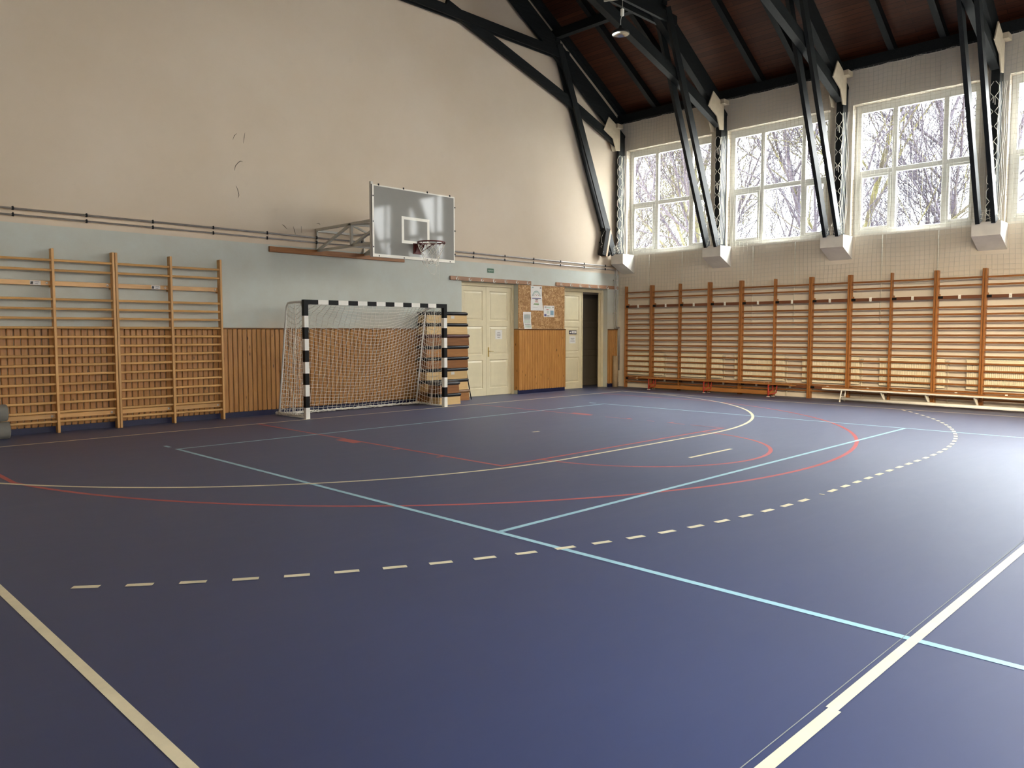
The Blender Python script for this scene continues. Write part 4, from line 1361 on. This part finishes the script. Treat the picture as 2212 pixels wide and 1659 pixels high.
# ================================================================== PROTECTIVE NET along the windows
t = tag(empty('protective_net', (8.93, 0, 0)), 'large white protective net hung before the windows and right wall', 'net')
rn = random.Random(11)
b = MB(); ms = .095
y_hi, y_lo = 1.12, -11.2
NYc = int((y_hi-y_lo)/ms); NZc = int((7.30-2.50)/ms)
def npt(i, j):
    y = y_hi-i*ms; z = 7.30-j*ms
    f = j/NZc
    # sag of the upper hem between its hooks, soft folds
    sg = .045*abs(math.sin((y-1)*PI/.62))*max(0, 1-f*3)
    x = .012*math.sin(y*2.1+1)+.010*math.sin(y*5.3+z)+.012*math.sin(z*2.2)*math.sin(y*.9)
    return (x-.012, y+.010*math.sin(z*4+y*3), z-sg+.012*math.sin(y*3.1)*f)
def blocked(p):        # the net is cut out around corbels and laced to the posts
    for ty in TRY[:5]:
        cy = ty if ty < .9 else .90
        if abs(p[1]-cy) < .27 and 3.06 < p[2] < 3.66: return True
        if abs(p[1]-(ty if ty < .9 else 1.09)) < .085 and 3.6 < p[2] < 6.92: return True
    return False
def cords(pts):
    run = []
    for p_ in pts:
        if blocked(p_):
            if len(run) > 1: b.tube(run, .003, 3, 0, False)
            run = []
        else: run.append(p_)
    if len(run) > 1: b.tube(run, .003, 3, 0, False)
for i in range(0, NYc+1): cords([npt(i, j) for j in range(0, NZc+1)])
for j in range(0, NZc+1): cords([npt(i, j) for i in range(0, NYc+1)])
b.build('netting', M['net_wall'], t)
b = MB()
b.tube([npt(i, 0) for i in range(NYc+1)], .007, 5, 0, False); b.tube([npt(i, 1) for i in range(NYc+1)], .004, 4, 0, False)
b.tube([npt(i, NZc) for i in range(NYc+1)], .005, 5, 0, False)
b.build('hem_rope', M['net'], t)
for ty in TRY[:4]:
    b = MB()
    # gathered net and lacing around the post
    for kk in range(5):
        ph = rn.uniform(0, 6)
        b.tube([(-.26+.0*kk, ty-.09-.03*kk+.018*math.sin(z_*6+ph), z_) for z_ in [3.66+.1*q for q in range(27)]], .005, 4, 0, False)
    nl = 9
    for kk in range(nl):
        za, zb = 3.75+2.55*kk/nl, 3.75+2.55*(kk+1)/nl
        for s in (-1, 1):
            b.tube([(-.235, ty+s*.015, za), (-.232, ty+s*.075, za+(zb-za)*.3), (-.232, ty+s*.075, za+(zb-za)*.7), (-.235, ty+s*.015, zb)], .006, 5, 0, False)
        if kk % 3 == 1:
            b.tube([(-.24, ty-.01, zb), (-.245, ty-.02, zb-.16)], .008, 5); b.tube([(-.24, ty+.01, zb), (-.245, ty+.015, zb-.12)], .008, 5)
    # net round the truss foot
    for kk in range(6):
        yy = ty-.24+.08*kk if ty < .9 else ty-.24+.06*kk
        b.tube([(-.52, yy, 3.63), (-.50, ty+(yy-ty)*.7, 3.75), (-.47, ty+(yy-ty)*.75, 3.90-.06*abs(kk-2.5))], .004, 4, 0, False)
    for zz in (3.68, 3.76, 3.84):
        b.tube([(-.515+(zz-3.6)*.3, ty-.24, zz+.05), (-.53+(zz-3.6)*.3, ty, zz-.02), (-.515+(zz-3.6)*.3, min(ty+.24, 1.2), zz+.05)], .004, 4, 0, False)
    b.build('post_lacing', M['net'], t)

# ================================================================== TREES outside
def tree(seed, loc, h, spread, mat, lab, lean=(0, 0), nb=(15, 9, 7, 4), low=.25):
    """trunk with rising limbs, boughs, branches and twigs"""
    r = random.Random(seed)
    b = MB()
    def grow(p, d, ln, rad, lev):
        n = (7, 6, 5, 4, 3)[lev]
        pts = [p]; rads = [rad]; dd = d.copy(); q_ = p.copy()
        wob = (.06, .14, .2, .24, .25)[lev]
        for i in range(n):
            dd = (dd + Vector((r.uniform(-wob, wob), r.uniform(-wob, wob), r.uniform(-.03, .12)))).normalized()
            q_ = q_ + dd*(ln/n); pts.append(q_.copy()); rads.append(max(.0075, rad*(1-.7*(i+1)/n)))
        b.tube(pts, rads, (8, 6, 4, 3, 3)[lev], 0, False)
        if lev >= 4: return
        for k in range(nb[lev]):
            s0 = low if lev == 0 else .18
            at = s0+(.98-s0)*(k+r.uniform(.1, .9))/nb[lev]
            i = min(n-1, int(at*n)); f = at*n-i
            base = pts[i].lerp(pts[i+1], f)
            td = (pts[i+1]-pts[i]).normalized()
            a = r.uniform(0, 2*PI)
            sd = td.orthogonal().normalized(); sd = (Matrix.Rotation(a, 3, td) @ sd)
            nd = (td*r.uniform(.55, .95) + sd*spread*r.uniform(.7, 1.3) + Vector((0, 0, .18))).normalized()
            rr2 = rads[i]*r.uniform(.45, .66)
            grow(base, nd, ln*(.72 if lev == 0 else .55)*r.uniform(.7, 1.1)*(1.15-.5*at), rr2, lev+1)
    grow(Vector((0, 0, 0)), Vector((lean[0], lean[1], 1)).normalized(), h*.82, h*.010, 0)
    o = b.build('bare_tree', mat, None, loc)
    return tag(o, lab, 'tree', 'bare trees outside the windows')
tree(1, (16.8, 8.6, -.6), 13.0, .70, M['bark'], 'bare tree outside the first window, nearest the back corner')
tree(2, (20.0, 5.2, -.6), 15.0, .66, M['moss'], 'moss-tinted bare tree behind the first two windows')
tree(3, (15.4, 2.4, -.6), 13.0, .66, M['bark'], 'bare tree outside the second window')
tree(4, (18.4, -.6, -.6), 14.5, .72, M['moss'], 'moss-tinted leaning bare tree seen through the second window', lean=(-.1, -.25))
tree(5, (15.0, -2.6, -.6), 13.5, .70, M['bark'], 'bare tree with leaning boughs outside the third window', lean=(.0, .25))
tree(6, (19.5, -5.6, -.6), 15.0, .68, M['bark'], 'bare tree outside the window at the right edge', lean=(0, .25))
tree(7, (23.0, 12.5, -.6), 14.0, .68, M['bark'], 'most distant bare tree, behind the tree of the first window')
tree(8, (25.0, 8.2, -.6), 10.0, .80, M['moss'], 'low moss-tinted bare tree filling the bottom of the first window', nb=(20, 9, 6, 4), low=.08)
tree(9, (23.0, 3.8, -.6), 9.5, .80, M['bark'], 'low bare tree filling the bottom of the second window', nb=(20, 9, 6, 4), low=.08)
tree(10, (22.0, -2.8, -.6), 9.5, .80, M['bark'], 'low bare tree filling the bottom of the third window', nb=(20, 9, 6, 4), low=.08)
tree(11, (29.0, 15.5, -.6), 11.0, .80, M['moss'], 'far moss-tinted bare tree low in the first window by the corner', nb=(20, 9, 6, 4), low=.08)
